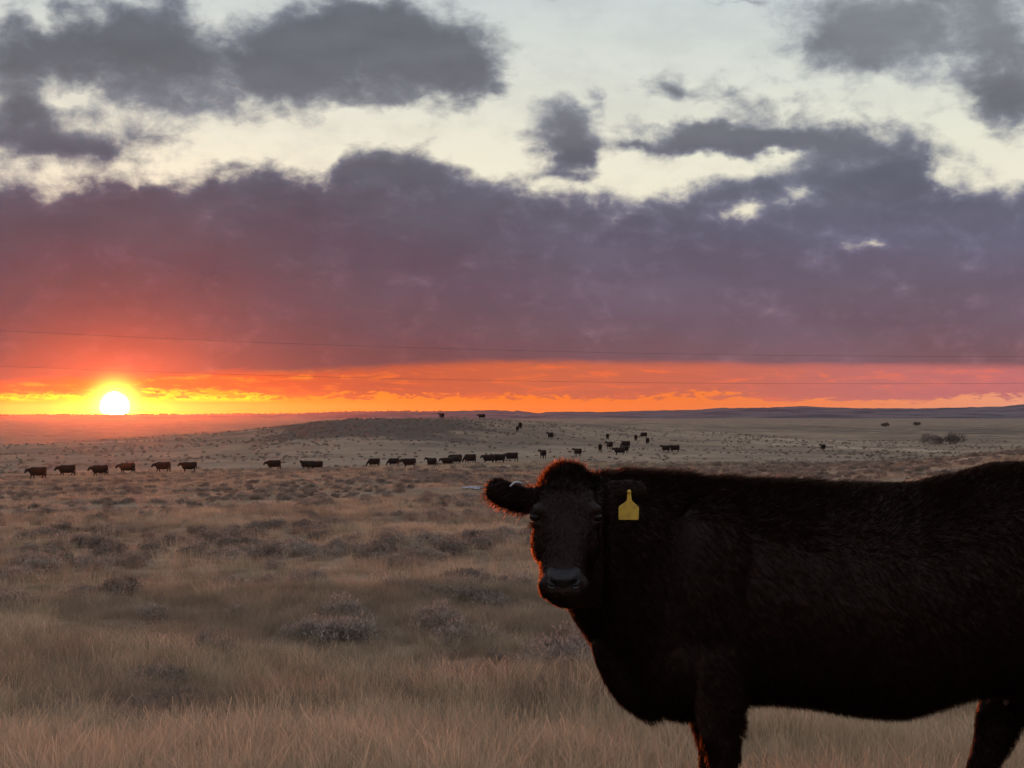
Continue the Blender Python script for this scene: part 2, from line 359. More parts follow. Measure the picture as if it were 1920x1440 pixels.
# ------------------------------------------------------------------ ground sheet
def ground():
    a_f = np.arange(-27, 27.001, 0.135); a_c = np.concatenate([np.arange(27, 333, 2.4)[1:]])
    az = np.radians(np.concatenate([a_f, a_c])); na = len(az)
    rr = np.exp(np.linspace(math.log(1.2), math.log(13500), 780)); nr = len(rr)
    Rg, Ag = np.meshgrid(rr, az, indexing='ij')
    x, y = Rg * np.sin(Ag), Rg * np.cos(Ag); z = land(x, y)
    V = np.concatenate([np.stack([x, y, z], -1).reshape(-1, 3), [[0, 0, landz(0.01, 0.01)]]])
    i, j = np.meshgrid(np.arange(nr - 1), np.arange(na), indexing='ij'); j2 = (j + 1) % na
    q = np.stack([i * na + j, i * na + j2, (i + 1) * na + j2, (i + 1) * na + j], -1).reshape(-1, 4)
    jj = np.arange(na); t = np.stack([np.full(na, nr * na), (jj + 1) % na, jj], -1)
    o = mesh_obj('ground', V, quads=q[:, ::-1], tris=t[:, ::-1], mat=ground_mat(), smooth=True)
    o['kind'] = 'structure'
    # where scrub darkens the ground and where short pale grass lies
    u = 960 + FPX * np.tan(np.clip(Ag, -1, 1)); d = Rg
    warp = fbm(x / 14, y / 14, 4, 51); w2 = fbm(x / 50, y / 50, 4, 77)
    def zone(uc, ur, d0, d1, k=1.0):
        e = np.clip(1 - np.abs(u - uc + warp * 300) / ur, 0, 1) * np.clip((d * (1 + w2 * .25) - d0) / (0.08 * d0), 0, 1) * np.clip((d1 - d * (1 + w2 * .25)) / (0.08 * d1), 0, 1)
        return np.clip(e * 2.2, 0, 1) * k
    scr = zone(690, 240, 285, 425, 1.3) + zone(870, 160, 268, 325, 1.0) + zone(960, 190, 92, 150, 1.0) + zone(1400, 420, 118, 178, 1.0) + zone(1860, 260, 78, 118, 1.3) + zone(1700, 340, 560, 1000, .35) + zone(560, 420, 118, 165, .45)
    scr = scr + .36 * np.clip((d - 90) / 60, 0, 1) + zone(690, 235, 295, 410, .9)
    scr = scr * np.clip(0.62 + 1.5 * fbm(x / 5, y / 5, 4, 61) + 1.2 * w2, 0, 1.0) + 0.42 * np.clip(fbm(x / 30, y / 8, 4, 91) * 4 - .25, 0, 1) * (d > 40)
    pal = zone(1200, 560, 205, 320, .42) + zone(760, 260, 195, 262, .34) + zone(350, 480, 190, 300, .2) + zone(1500, 420, 330, 420, .35)
    trail = np.zeros_like(x)
    for pth in ([(1640, 886), (1720, 877), (1800, 862), (1900, 850)], [(1440, 833), (1600, 840), (1760, 846)], [(-40, 836), (200, 829), (480, 806)], [(760, 876), (880, 879), (990, 868)], [(300, 1072), (520, 1064), (760, 1066)], [(820, 1000), (900, 992), (960, 988)], [(0, 1172), (120, 1168)]):
        pp = [hit(*q)[0] for q in pth]
        for p, q in zip(pp, pp[1:]):
            ax_, ay_ = q.x - p.x, q.y - p.y; tt_ = np.clip(((x - p.x) * ax_ + (y - p.y) * ay_) / (ax_ * ax_ + ay_ * ay_), 0, 1)
            dd_ = np.hypot(x - p.x - ax_ * tt_, y - p.y - ay_ * tt_) + warp * d * .012
            trail = np.maximum(trail, np.clip(1.6 - dd_ / (d * .006 + .15), 0, 1) * .85)
    scr = scr * (1 - trail)
    pal = pal * np.clip(0.6 + 1.5 * fbm(x / 22, y / 9, 4, 71), 0, 1)
    pal = np.maximum(pal, trail)
    me = o.data
    for nm, arr in (('scrub', scr), ('pale', pal)):
        at = me.attributes.new(nm, 'FLOAT', 'POINT')
        at.data.foreach_set('value', np.concatenate([np.clip(arr, 0, 0.92).ravel(), [0]]).astype(np.float32))
    return o
GROUND = ground()

def hills():
    prof = np.array([(-900, 781), (-300, 780), (0, 779), (150, 778), (300, 778), (400, 776.5), (560, 775), (640, 772), (760, 771), (800, 771.5), (850, 770.5), (930, 769), (945, 769.5), (962, 771.2), (969, 769.3), (985, 772), (1005, 774.5), (1018, 774), (1023, 772.5), (1060, 772), (1120, 772.5), (1180, 771), (1240, 769.5), (1300, 768.5), (1355, 764.8), (1375, 765.2), (1440, 764.2), (1510, 761.8), (1530, 763.2), (1600, 765.4), (1650, 765.6), (1720, 766), (1800, 764.5), (1880, 762.5), (1905, 760), (1925, 758.5), (2000, 760), (2200, 763), (2900, 772)])
    az = np.radians(np.arange(-30, 30.001, 0.03)); u = 960 + FPX * np.tan(az)
    crest = np.interp(u, prof[:, 0], prof[:, 1]) + fbm(u / 14, u * 0, 4, 5, .6) * 1.6
    rr = np.concatenate([np.linspace(5200, 7600, 26), np.linspace(7700, 9500, 8)])
    Z = []
    for r in rr:
        x, y = r * np.sin(az), r * np.cos(az)
        top = CAM_Z + (HOR - crest) / FPX * 7600
        k = np.clip((r - 5200) / 2400, 0, 1); k = k * k * (3 - 2 * k)
        rid = fbm(x / 300, y / 300, 5, 41, .6)
        z = -24 + (top + 24) * k + rid * 26 * (1 - k) * min(1, (r - 5200) / 700)
        if r > 7600: z = top - (r - 7600) * 0.012
        Z.append(np.stack([x, y, z], -1))
    V = np.array(Z); nr, na = V.shape[:2]
    i, j = np.meshgrid(np.arange(nr - 1), np.arange(na - 1), indexing='ij')
    q = np.stack([i * na + j, (i + 1) * na + j, (i + 1) * na + j + 1, i * na + j + 1], -1).reshape(-1, 4)
    o = mesh_obj('hills', V.reshape(-1, 3), quads=q[:, ::-1], mat=hill_mat(), smooth=True); o['kind'] = 'structure'
    # the far wood along the left skyline, one mass
    tv, tt = [], []
    for k in range(420):
        uu = random.uniform(-250, 330) if k < 300 else random.uniform(330, 830)
        a = math.atan((uu - 960) / FPX); zt = CAM_Z + (HOR - np.interp(uu, prof[:, 0], prof[:, 1])) / FPX * 7600
        r0 = 7560; c = Vector((r0 * math.sin(a), r0 * math.cos(a), zt - 3)); hh = random.uniform(4, 9) * (1.0 if uu < 330 else .55); ww = random.uniform(3, 7)
        b = len(tv); n = 7
        for zf, wf in ((0, .7), (.35, 1), (.75, .6)):
            for q_ in range(n):
                t = q_ / n * 6.283; w_ = ww * wf * random.uniform(.7, 1.2)
                tv.append(c + Vector((math.cos(t) * w_, math.sin(t) * w_, 3 + hh * zf + random.uniform(-.4, .4))))
        tv.append(c + Vector((0, 0, 3 + hh)))
        for l in range(2):
            for q_ in range(n):
                q2 = (q_ + 1) % n
                tt += [(b + l * n + q_, b + l * n + q2, b + (l + 1) * n + q2), (b + l * n + q_, b + (l + 1) * n + q2, b + (l + 1) * n + q_)]
        for q_ in range(n): tt.append((b + 2 * n + q_, b + 2 * n + (q_ + 1) % n, b + 3 * n))
    mt = new_mat('far_wood_leaf'); finish(mt, principled((0.045, 0.04, 0.035), 1.0, 0.0))
    w = mesh_obj('far_trees', tv, tris=tt, mat=mt)
    tag(w, 'far-off row of tiny trees along the left skyline by the sun', 'trees', None, 'stuff')
hills()

# ------------------------------------------------------------------ grass and sage
def blades(n, rad, h0, h1, w, lean, seed, curl=0.5, heads=0.0):
    r = np.random.default_rng(seed)
    a = r.uniform(0, 6.283, n); q = rad * np.sqrt(r.uniform(0, 1, n))
    base = np.stack([q * np.cos(a), q * np.sin(a), np.zeros(n)], -1)
    h = r.uniform(h0, h1, n); da = a + r.normal(0, .9, n); L = np.abs(r.normal(0, lean, n)) * h
    dirv = np.stack([np.cos(da), np.sin(da), np.zeros(n)], -1); up = np.array([0, 0, 1.0])
    wa = r.uniform(0, 3.1416, n); wv = np.stack([np.cos(wa), np.sin(wa), np.zeros(n)], -1) * (w * r.uniform(.6, 1.3, n))[:, None]
    m1 = base + dirv * (L * .35)[:, None] + up * (h * .55)[:, None]
    m2 = base + dirv * (L * (1 + curl * .4))[:, None] + up * (h * (1 - .18 * curl))[:, None]
    hd = (r.uniform(0, 1, n) < heads)[:, None]
    V = np.stack([base - wv * .5, base + wv * .5, m1 + wv * .42, m1 - wv * .42, m2 + wv * .06 + hd * wv * .45, m2 - wv * .06 - hd * wv * .45], 1).reshape(-1, 3)
    k = np.arange(n)[:, None] * 6
    Q = np.concatenate([k + [[0, 1, 2, 3]], k + [[3, 2, 4, 5]]])
    return V, Q
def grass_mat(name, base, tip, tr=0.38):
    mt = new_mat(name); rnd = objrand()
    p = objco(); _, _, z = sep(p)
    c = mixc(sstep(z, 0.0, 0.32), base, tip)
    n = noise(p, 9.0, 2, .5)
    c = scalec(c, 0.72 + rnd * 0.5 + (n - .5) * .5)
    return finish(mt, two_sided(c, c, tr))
def sage_mat(name, c0, c1):
    mt = new_mat(name); rnd = objrand(); n = noise(objco(), 7.0, 3, .6)
    c = mixc(sstep(n, .35, .65), c0, c1)
    c = scalec(c, 0.7 + rnd * 0.55)
    return finish(mt, two_sided(c, c, .22))
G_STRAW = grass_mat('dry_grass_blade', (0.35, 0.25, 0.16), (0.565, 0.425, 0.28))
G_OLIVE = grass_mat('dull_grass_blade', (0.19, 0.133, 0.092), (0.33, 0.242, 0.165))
SAGE_D = sage_mat('dark_sage_leaf', (0.15, 0.112, 0.09), (0.28, 0.215, 0.172))
SAGE_G = sage_mat('grey_sage_leaf', (0.175, 0.136, 0.108), (0.28, 0.222, 0.178))
TWIG = new_mat('sage_twig'); finish(TWIG, principled((0.085, 0.062, 0.045), .9, .1))

def shrub_mesh(seed, wid, hgt, nleaf, leaf, nst=16):
    r = np.random.default_rng(seed)
    # clumps of leaf sprays on a low uneven dome
    nc = 13; ca = r.uniform(0, 6.283, nc); cq = np.sqrt(r.uniform(0, 1, nc)) * wid * .42
    cz = hgt * (r.uniform(.35, .8, nc)) * (1 - .55 * (cq / (wid * .5)) ** 2)
    C = np.stack([cq * np.cos(ca), cq * np.sin(ca), cz], -1); cr = wid * r.uniform(.12, .24, nc)
    k = r.integers(0, nc, nleaf); dv = r.normal(0, 1, (nleaf, 3)); dv /= np.linalg.norm(dv, axis=1)[:, None]
    pos = C[k] + dv * (cr[k] * r.uniform(.25, 1.05, nleaf) ** .6)[:, None] * [1, 1, .8]
    pos[:, 2] = np.maximum(pos[:, 2], .02 * hgt)
    up = dv * .6 + np.array([0, 0, .9]) + r.normal(0, .45, (nleaf, 3)); up /= np.linalg.norm(up, axis=1)[:, None]
    sd_ = np.cross(up, r.normal(0, 1, (nleaf, 3))); sd_ /= np.linalg.norm(sd_, axis=1)[:, None]
    l = leaf * r.uniform(.6, 1.5, nleaf)[:, None]
    V = np.stack([pos - sd_ * l * .22, pos + sd_ * l * .22, pos + up * l], 1).reshape(-1, 3)
    T = np.arange(nleaf * 3).reshape(-1, 3)
    return V, T, C
def stems(C, seed, w):
    r = np.random.default_rng(seed); V, Q = [], []
    for c in C:
        b = np.array([r.normal(0, .03), r.normal(0, .03), -0.02]); e = c + r.normal(0, .03, 3); mid = (b + e) / 2 + r.normal(0, .04, 3)
        for sx in (np.array([1, 0, 0]), np.array([0, 1, 0])):
            k = len(V); V += [b - sx * w, b + sx * w, mid + sx * w * .7, mid - sx * w * .7, e + sx * w * .3, e - sx * w * .3]
            Q += [(k, k + 1, k + 2, k + 3), (k + 3, k + 2, k + 4, k + 5)]
    return V, Q
def unlinked(o, coll):
    COL.objects.unlink(o); coll.objects.link(o); return o
def scatter(name, coll, pts, scl, pick=None):
    """points carrying a scale; each shows one member of coll"""
    me = bpy.data.meshes.new(name); me.vertices.add(len(pts)); me.vertices.foreach_set('co', np.asarray(pts, np.float32).ravel())
    n = len(pts)
    for nm, ty, arr in (('scl', 'FLOAT', scl), ('yaw', 'FLOAT', rng.uniform(0, 6.283, n)), ('pick', 'INT', rng.integers(0, 1000, n) if pick is None else pick)):
        a = me.attributes.new(nm, ty, 'POINT'); a.data.foreach_set('value', np.asarray(arr, np.int32 if ty == 'INT' else np.float32))
    o = bpy.data.objects.new(name, me); COL.objects.link(o)
    g = bpy.data.node_groups.new(name, 'GeometryNodeTree')
    g.interface.new_socket('Geometry', in_out='INPUT', socket_type='NodeSocketGeometry'); g.interface.new_socket('Geometry', in_out='OUTPUT', socket_type='NodeSocketGeometry')
    N = g.nodes; gi, go = N.new('NodeGroupInput'), N.new('NodeGroupOutput')
    ip = N.new('GeometryNodeInstanceOnPoints'); ci = N.new('GeometryNodeCollectionInfo')
    ci.inputs['Collection'].default_value = coll; ci.inputs['Separate Children'].default_value = True; ci.inputs['Reset Children'].default_value = True
    def na(nm, ty):
        x = N.new('GeometryNodeInputNamedAttribute'); x.data_type = ty; x.inputs[0].default_value = nm
        return next(s for s in x.outputs if s.enabled and s.name == 'Attribute')
    mp = N.new('GeometryNodeMeshToPoints') if False else None
    cx = N.new('ShaderNodeCombineXYZ'); g.links.new(na('yaw', 'FLOAT'), cx.inputs[2])
    g.links.new(gi.outputs[0], ip.inputs['Points']); g.links.new(ci.outputs[0], ip.inputs['Instance']); ip.inputs['Pick Instance'].default_value = True
    g.links.new(na('pick', 'INT'), ip.inputs['Instance Index'])
    er = N.new('FunctionNodeEulerToRotation'); g.links.new(cx.outputs[0], er.inputs[0]); g.links.new(er.outputs[0], ip.inputs['Rotation'])
    g.links.new(na('scl', 'FLOAT'), ip.inputs['Scale']); g.links.new(ip.outputs[0], go.inputs[0])
    md = o.modifiers.new('spread', 'NODES'); md.node_group = g
    return o
def sow(n, d0, d1, half=25.0, power=1.0):
    a = np.radians(rng.uniform(-half, half, n)); d = (d0 ** (2 * power) + rng.uniform(0, 1, n) * (d1 ** (2 * power) - d0 ** (2 * power))) ** (0.5 / power)
    return d * np.sin(a), d * np.cos(a), d
def patch(x, y): return fbm(x / 7.0, y / 3.5, 4, 101) * 2 + fbm(x / 1.9, y / 1.9, 3, 131)

def vegetation():
    # the bushes that show largest: a thing each
    spots = []
    named = [(230, 1118, 1.05), (152, 1122, .8), (172, 1112, .6), (300, 1180, .8), (490, 1035, 1.0), (562, 1040, .9), (596, 1052, .9), (620, 1046, .8), (510, 1068, .7), (474, 1048, .8), (640, 1195, .9), (655, 1210, 1.0), (600, 1205, .8), (560, 1188, .7),
             (735, 1004, .9), (790, 1022, 1.0), (850, 1042, 1.1), (750, 1068, .9), (720, 1060, .8), (860, 1100, 1.0), (760, 1105, .8), (890, 1130, 1.0), (930, 1140, .9), (820, 1120, .8), (260, 1345, .6), (330, 1330, .7), (110, 1345, .6), (290, 1290, .7), (640, 1160, .8), (700, 1270, .6), (850, 1275, .7), (780, 1300, .6), (940, 1260, .8), (400, 1230, .7), (60, 1040, .9), (105, 1035, .9), (190, 1032, .9), (45, 1090, .8), (20, 1140, .8)]
    for (u, v, s) in named:
        q, dd = hit(u, v); spots.append((q.x, q.y, s * rng.uniform(.42, .62)))
    x, y, d = sow(900, 12, 95, 22, .62); pv = patch(x, y) + rng.uniform(-.35, .35, len(x)); idx = np.argsort(-pv)[:215]
    for k in idx: spots.append((x[k], y[k], rng.uniform(.34, .72) * (.85 if d[k] > 22 else .7)))
    cg = bpy.data.collections.new('grass_kinds')
    for k in range(6):
        V, Q = blades(115, .17, .08, .30, .0019, .34, 100 + k, .6, .14)
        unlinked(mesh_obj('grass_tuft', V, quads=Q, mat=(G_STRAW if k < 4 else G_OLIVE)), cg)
    cf = bpy.data.collections.new('grass_clump_kinds')
    for k in range(5):
        V, Q = blades(56, .42, .08, .24, .010, .5, 200 + k, .6, .1)
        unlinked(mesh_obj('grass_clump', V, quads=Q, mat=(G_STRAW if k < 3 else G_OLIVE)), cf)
    def clear_of(x, y, z_=.26):
        keep = np.ones(len(x), bool)
        for sx, sy, s in spots: keep &= (np.hypot(x - sx, y - sy) > z_ * s)
        return keep
    x, y, d = sow(9000, 4.2, 15.0, 27); ok = clear_of(x, y) & (rng.uniform(0, 1, len(x)) < np.clip(.95 - np.clip(patch(x, y), 0, 1) * .6 * (d > 9), .2, 1))
    # a little trampled round the hooves
    x, y, d = x[ok], y[ok], d[ok]
    z = land(x, y)
    p1, s1 = np.stack([x, y, z - .01], -1), rng.uniform(.65, 1.2, len(x)) * np.interp(d, [7.5, 8.6, 10.5, 13], [.86, .82, .60, .52])
    x, y, d = sow(15500, 14.0, 48, 25); ok = (patch(x, y) < rng.uniform(-.3, .6, len(x))) & clear_of(x, y); x, y = x[ok], y[ok]
    p2, s2 = np.stack([x, y, land(x, y) - .01], -1), rng.uniform(.4, .85, len(x))
    pp, ss = np.concatenate([p1, p2]), np.concatenate([s1, s2]); tone = fbm(pp[:, 0] / 2.6, pp[:, 1] / 1.7, 4, 301) * 2 + rng.normal(0, .22, len(pp)) + .22 * np.clip((np.hypot(pp[:, 0], pp[:, 1]) - 9) / 3, -1, 1)
    hgt = fbm(pp[:, 0] / 1.1, pp[:, 1] / 1.1, 3, 331)
    o = scatter('dry_grass', cg, pp, ss * (1 + .8 * hgt), np.where(tone > .12, rng.integers(4, 6, len(pp)), rng.integers(0, 4, len(pp))))
    tag(o, 'dry straw coloured grass covering the near slope', 'grass', None, 'stuff')
    x, y, d = sow(26000, 40, 210, 23, .8); ok = patch(x * .4, y * .4) < rng.uniform(-.3, .7, len(x)); x, y, d = x[ok], y[ok], d[ok]
    o = scatter('tall_grass', cf, np.stack([x, y, land(x, y) - .02], -1), rng.uniform(.6, 1.2, len(x)) * np.clip(d / 110, .8, 1.25))
    tag(o, 'pale grass clumps over the middle slope', 'grass', None, 'stuff')
    # sagebrush
    kinds = []
    for k in range(5):
        V, T, C = shrub_mesh(300 + k, 1.0, .44, 1700, .046); sv, sq = stems(C, 300 + k, .007)
        kinds.append((V, T, sv, sq))
    cs = bpy.data.collections.new('sage_kinds'); protos = []
    for k in range(10):
        V, T, sv, sq = kinds[k % 5]; mat = SAGE_D if k % 3 else SAGE_G
        o = mesh_obj('sage_sprays', V, tris=T, mat=mat)
        st = mesh_obj('sage_stems', sv, quads=sq, mat=TWIG)
        protos.append((o.data, st.data))
        bm = bmesh.new(); bm.from_mesh(o.data); bm.from_mesh(st.data); me = bpy.data.meshes.new('sage_clump'); bm.to_mesh(me); bm.free(); me.materials.append(mat)
        bpy.data.objects.remove(o); bpy.data.objects.remove(st)
        c = bpy.data.objects.new('sage_clump', me); cs.objects.link(c)
    for k, (sx, sy, s) in enumerate(spots):
        e = empty('sagebrush', (sx, sy, landz(sx, sy) - .03), random.uniform(0, 6.28)); e.scale = (s * random.uniform(.9, 1.4), s, s * random.uniform(.8, 1.15))
        kind = random.randrange(10)
        for nm, me in zip(('foliage', 'stem'), protos[kind]):
            c = bpy.data.objects.new(nm, me); COL.objects.link(c); c.parent = e
        tag(e, 'low ragged sagebrush clump scattered over the dry grass slope', 'sagebrush', 'sagebrush clumps scattered over the slope')
    x, y, d = sow(30000, 9.5, 460, 23, .52); pv = patch(x * np.where(d > 100, .3, 1), y * np.where(d > 100, .3, 1))
    u = 960 + FPX * x / y
    ok = pv + rng.uniform(-.45, .45, len(x)) > .16
    knoll = (d > 285) & (d < 420) & (np.abs(u - 700) < 230); ok |= knoll & (rng.uniform(0, 1, len(x)) < .8)
    flat = (d > 200) & (d < 330) & (u > 620) & (u < 1560); ok &= ~(flat & (rng.uniform(0, 1, len(x)) < .6))
    x, y, d = x[ok], y[ok], d[ok]
    far = (d > 170) & (rng.uniform(0, 1, len(x)) < np.where(knoll[ok], .1, .45)); x, y, d = x[~far], y[~far], d[~far]
    s = rng.uniform(.26, .7, len(x)) * np.clip(d / 90, .8, 1.25)
    o = scatter('sage_scrub', cs, np.stack([x, y, land(x, y) - .03], -1), s)
    tag(o, 'countless small sage and weed clumps over the whole prairie', 'scrub', None, 'stuff')
vegetation()

# ------------------------------------------------------------------ animals
def ring(c, a, b, n, ax, ay, ex=2.2):
    out = []
    for k in range(n):
        t = 2 * math.pi * k / n; ct, st = math.cos(t), math.sin(t)
        r = (abs(ct) ** ex + abs(st) ** ex) ** (-1 / ex)
        out.append(c + ax * (a * r * ct) + ay * (b * r * st))
    return out
def loft(bm, rings):
    n = len(rings[0]); vs = [[bm.verts.new(p) for p in r] for r in rings]
    for a, b in zip(vs, vs[1:]):
        for k in range(n): bm.faces.new((a[k], a[(k + 1) % n], b[(k + 1) % n], b[k]))
    for r, flip in ((vs[0], True), (vs[-1], False)):
        c = bm.verts.new(sum((v.co for v in r), Vector()) / n)
        for k in range(n):
            f = (r[k], r[(k + 1) % n], c); bm.faces.new(f[::-1] if flip else f)
    bmesh.ops.recalc_face_normals(bm, faces=bm.faces[:])
def dense(stations, k=4):          # smooth in-between stations (Catmull-Rom on tuples)
    s = [np.array(q, float) for q in stations]; out = []
    for i in range(len(s) - 1):
        p0, p1, p2, p3 = s[max(i - 1, 0)], s[i], s[i + 1], s[min(i + 2, len(s) - 1)]
        for j in range(k):
            t = j / k
            out.append(0.5 * (2 * p1 + (p2 - p0) * t + (2 * p0 - 5 * p1 + 4 * p2 - p3) * t * t + (3 * p1 - p0 - 3 * p2 + p3) * t ** 3))
    out.append(s[-1]); return out
def tube(bm, pts, n=14, ex=2.0, flat=1.0):
    """tapered limb through (x, y, z, r) or (x, y, z, ra, rb) points"""
    d = dense(pts, 4); rings = []
    for i, q in enumerate(d):
        a, b = d[max(i - 1, 0)][:3], d[min(i + 1, len(d) - 1)][:3]
        t = Vector(b - a).normalized(); ay = Vector((0, 1, 0)); ax = ay.cross(t)
        if ax.length < 0.2: ax = Vector((1, 0, 0))
        ax.normalize(); ay = t.cross(ax).normalized()
        rings.append(ring(Vector(q[:3]), max(q[3], .004), max(q[4] if len(q) > 4 else q[3], .004), n, ax, ay, ex))
    loft(bm, rings)
def ball(bm, c, r, sub=3):
    mt = Matrix.Translation(c) @ Matrix.Diagonal((*((r, r, r) if not hasattr(r, '__len__') else r), 1))
    bmesh.ops.create_icosphere(bm, subdivisions=sub, radius=1.0, matrix=mt)
def fuse(name, bm, voxel, smooth, it, mat, parent=None):
    me = bpy.data.meshes.new('raw'); bm.to_mesh(me); bm.free()
    o = bpy.data.objects.new('raw', me); COL.objects.link(o)
    r = o.modifiers.new('r', 'REMESH'); r.mode = 'VOXEL'; r.voxel_size = voxel; r.use_smooth_shade = True
    s = o.modifiers.new('s', 'SMOOTH'); s.factor = smooth; s.iterations = it
    dg = bpy.context.evaluated_depsgraph_get()
    me2 = bpy.data.meshes.new_from_object(o.evaluated_get(dg)); me2.name = name
    bpy.data.objects.remove(o)
    me2.materials.clear(); me2.materials.append(mat)
    me2.polygons.foreach_set('use_smooth', [True] * len(me2.polygons))
    b = bpy.data.objects.new(name, me2); COL.objects.link(b); b.parent = parent
    return b

def coat_mat():
    mt = new_mat('black_coat'); n = noise(objco(), 26.0, 5, .6)
    return finish(mt, principled(mixc(n, (0.009, 0.0045, 0.0034), (0.016, 0.0082, 0.0062)), .65, .10, n, .01))
COAT = coat_mat()
def hair(color, through, f):       # black hair: dark from the front, lets light on when the sun is behind it
    d = S.nt.nodes.new('ShaderNodeBsdfDiffuse'); d.inputs[0].default_value = (*color, 1)
    t = S.nt.nodes.new('ShaderNodeBsdfRefraction'); t.inputs[0].default_value = (*through, 1); t.inputs['Roughness'].default_value = .62; t.inputs['IOR'].default_value = 1.25
    x = S.nt.nodes.new('ShaderNodeMixShader'); x.inputs[0].default_value = f
    S.nt.links.new(d.outputs[0], x.inputs[1]); S.nt.links.new(t.outputs[0], x.inputs[2])
    return x.outputs[0]
HAIR = new_mat('black_hair'); finish(HAIR, hair((0.0086, 0.0036, 0.0024), (0.50, 0.40, 0.33), .26))
HAIR_SHORT = new_mat('short_black_hair'); finish(HAIR_SHORT, hair((0.0086, 0.0038, 0.0027), (0.50, 0.40, 0.33), .24))

# ---- the near cow: broadside, head turned to the viewer
CY = 5.25
cow = empty('black_cow', (P(1500, 1000, CY).x, CY, landz(1.0, CY)))
tag(cow, 'big black cow close by, turning its head to look, yellow tag in one ear', 'cow')
ORG = cow.location.copy()
def L(u, v, Y): return P(u, v, Y) - ORG
def near_cow():
    bm = bmesh.new(); X, Yv, Z = Vector((1, 0, 0)), Vector((0, 1, 0)), Vector((0, 0, 1))
    # trunk: (u, top row, bottom row, half width, depth)
    st = [(1160, 1085, 1215, .05, 5.20), (1185, 1010, 1290, .13, 5.21), (1220, 945, 1328, .195, 5.22), (1265, 905, 1343, .245, 5.23), (1325, 900, 1340, .285, CY), (1400, 904, 1312, .315, CY), (1500, 907, 1316, .352, CY), (1590, 910, 1330, .380, CY),
          (1670, 911, 1336, .388, CY), (1735, 906, 1319, .378, CY), (1790, 895, 1302, .360, CY), (1835, 881, 1296, .342, CY), (1875, 874, 1298, .330, CY), (1935, 875, 1272, .318, CY), (2005, 880, 1228, .288, CY), (2070, 893, 1168, .232, CY), (2112, 915, 1105, .150, CY), (2128, 950, 1060, .07, CY)]
    rings = []
    for u, vt, vb, hw, Y in dense(st, 5):
        t, b = L(u, vt, Y), L(u, vb, Y); c = (t + b) / 2; hh = (t.z - b.z) / 2; rg = []
        for k in range(44):
            a = 2 * math.pi * k / 44; ca, sa = math.cos(a), math.sin(a); ex = 2.35
            r = (abs(ca) ** ex + abs(sa) ** ex) ** (-1 / ex)
            wid = hw * (1.0 - 0.17 * sa if sa > 0 else 1.0 - 0.06 * sa * sa)      # narrower towards the spine
            rg.append(Vector((c.x, Y + wid * r * ca - Y + (Y - ORG.y), c.z + hh * r * sa)))
        rings.append(rg)
    loft(bm, rings)
    # shoulder, hook bone and thigh masses
    for s in (-1, 1):
        q = L(1325, 1085, CY); ball(bm, Vector((q.x, s * .185, q.z)), (.165, .13, .30))
        q = L(1290, 1215, CY); ball(bm, Vector((q.x, s * .16, q.z)), (.13, .11, .17))
        q = L(2000, 1085, CY); ball(bm, Vector((q.x, s * .17, q.z)), (.22, .14, .30))
        q = L(2085, 935, CY); ball(bm, Vector((q.x, s * .10, q.z)), (.07, .06, .06))
    # neck, coming round towards the viewer
    nk = [(1300, 894, 1335, 5.25, .22), (1232, 891, 1312, 5.205, .195), (1172, 889, 1268, 5.14, .170), (1126, 891, 1205, 5.05, .145), (1096, 896, 1150, 4.97, .125), (1072, 905, 1100, 4.91, .10)]
    dn = dense(nk, 5); rings = []
    for i, (u, vt, vb, Y, hw) in enumerate(dn):
        a, b = dn[max(i - 1, 0)], dn[min(i + 1, len(dn) - 1)]
        tg = L(b[0], 1000, b[3]) - L(a[0], 1000, a[3]); tg.z = 0; tg.normalize(); sx = tg.cross(Z).normalized()
        t, bt = L(u, vt, Y), L(u, vb, Y); rings.append(ring((t + bt) / 2, hw, (t.z - bt.z) / 2, 36, sx, Z, 2.15))
    loft(bm, rings)
    # dewlap fold
    tube(bm, [(*L(1122, 1195, 5.06), .03), (*L(1140, 1235, 5.09), .045), (*L(1178, 1290, 5.16), .055), (*L(1235, 1325, 5.21), .06)], 12)
    # head: level slices (row, centre u, half width in px, front depth, back depth, squareness)
    hd = [(884, 1064, 14, 4.885, 4.99, 2.0), (890, 1064, 36, 4.862, 5.03, 2.2), (903, 1063, 50, 4.838, 5.065, 2.4), (925, 1062, 57, 4.806, 5.085, 2.7), (948, 1062, 60, 4.782, 5.085, 2.9), (966, 1061, 60.5, 4.765, 5.075, 2.9), (985, 1060, 57, 4.742, 5.055, 2.8), (1015, 1059, 52, 4.712, 5.01, 2.6),
          (1045, 1057, 46.5, 4.682, 4.955, 2.5), (1066, 1056, 44, 4.655, 4.915, 2.5), (1082, 1056, 45, 4.632, 4.885, 2.4), (1098, 1056, 46.5, 4.622, 4.86, 2.4), (1111, 1057, 43, 4.628, 4.835, 2.4), (1121, 1059, 36, 4.645, 4.815, 2.3), (1130, 1061, 25, 4.665, 4.795, 2.2), (1135, 1062, 12, 4.69, 4.775, 2.0)]
    rings = []
    for v, u, hw, yf, yb, ex in dense(hd, 4):
        c = L(u, v, (yf + yb) / 2); rings.append(ring(Vector((c.x, (yf + yb) / 2 - ORG.y, c.z)), hw / FPX * yf, (yb - yf) / 2, 40, X, Yv, ex))
    loft(bm, rings)
    # brow ridges, cheek, jaw angle, muzzle corners, lower lip
    for s, u in ((-1, 1006), (1, 1116)):
        ball(bm, L(u, 957, 4.83), (.026, .045, .021)); ball(bm, L(u + s * -2, 982, 4.825), (.018, .04, .014))
    ball(bm, L(1017, 1015, 4.86), (.035, .09, .07)); ball(bm, L(1103, 1015, 4.86), (.035, .09, .07))
    ball(bm, L(1022, 1096, 4.672), (.022, .035, .026)); ball(bm, L(1092, 1096, 4.672), (.022, .035, .026))
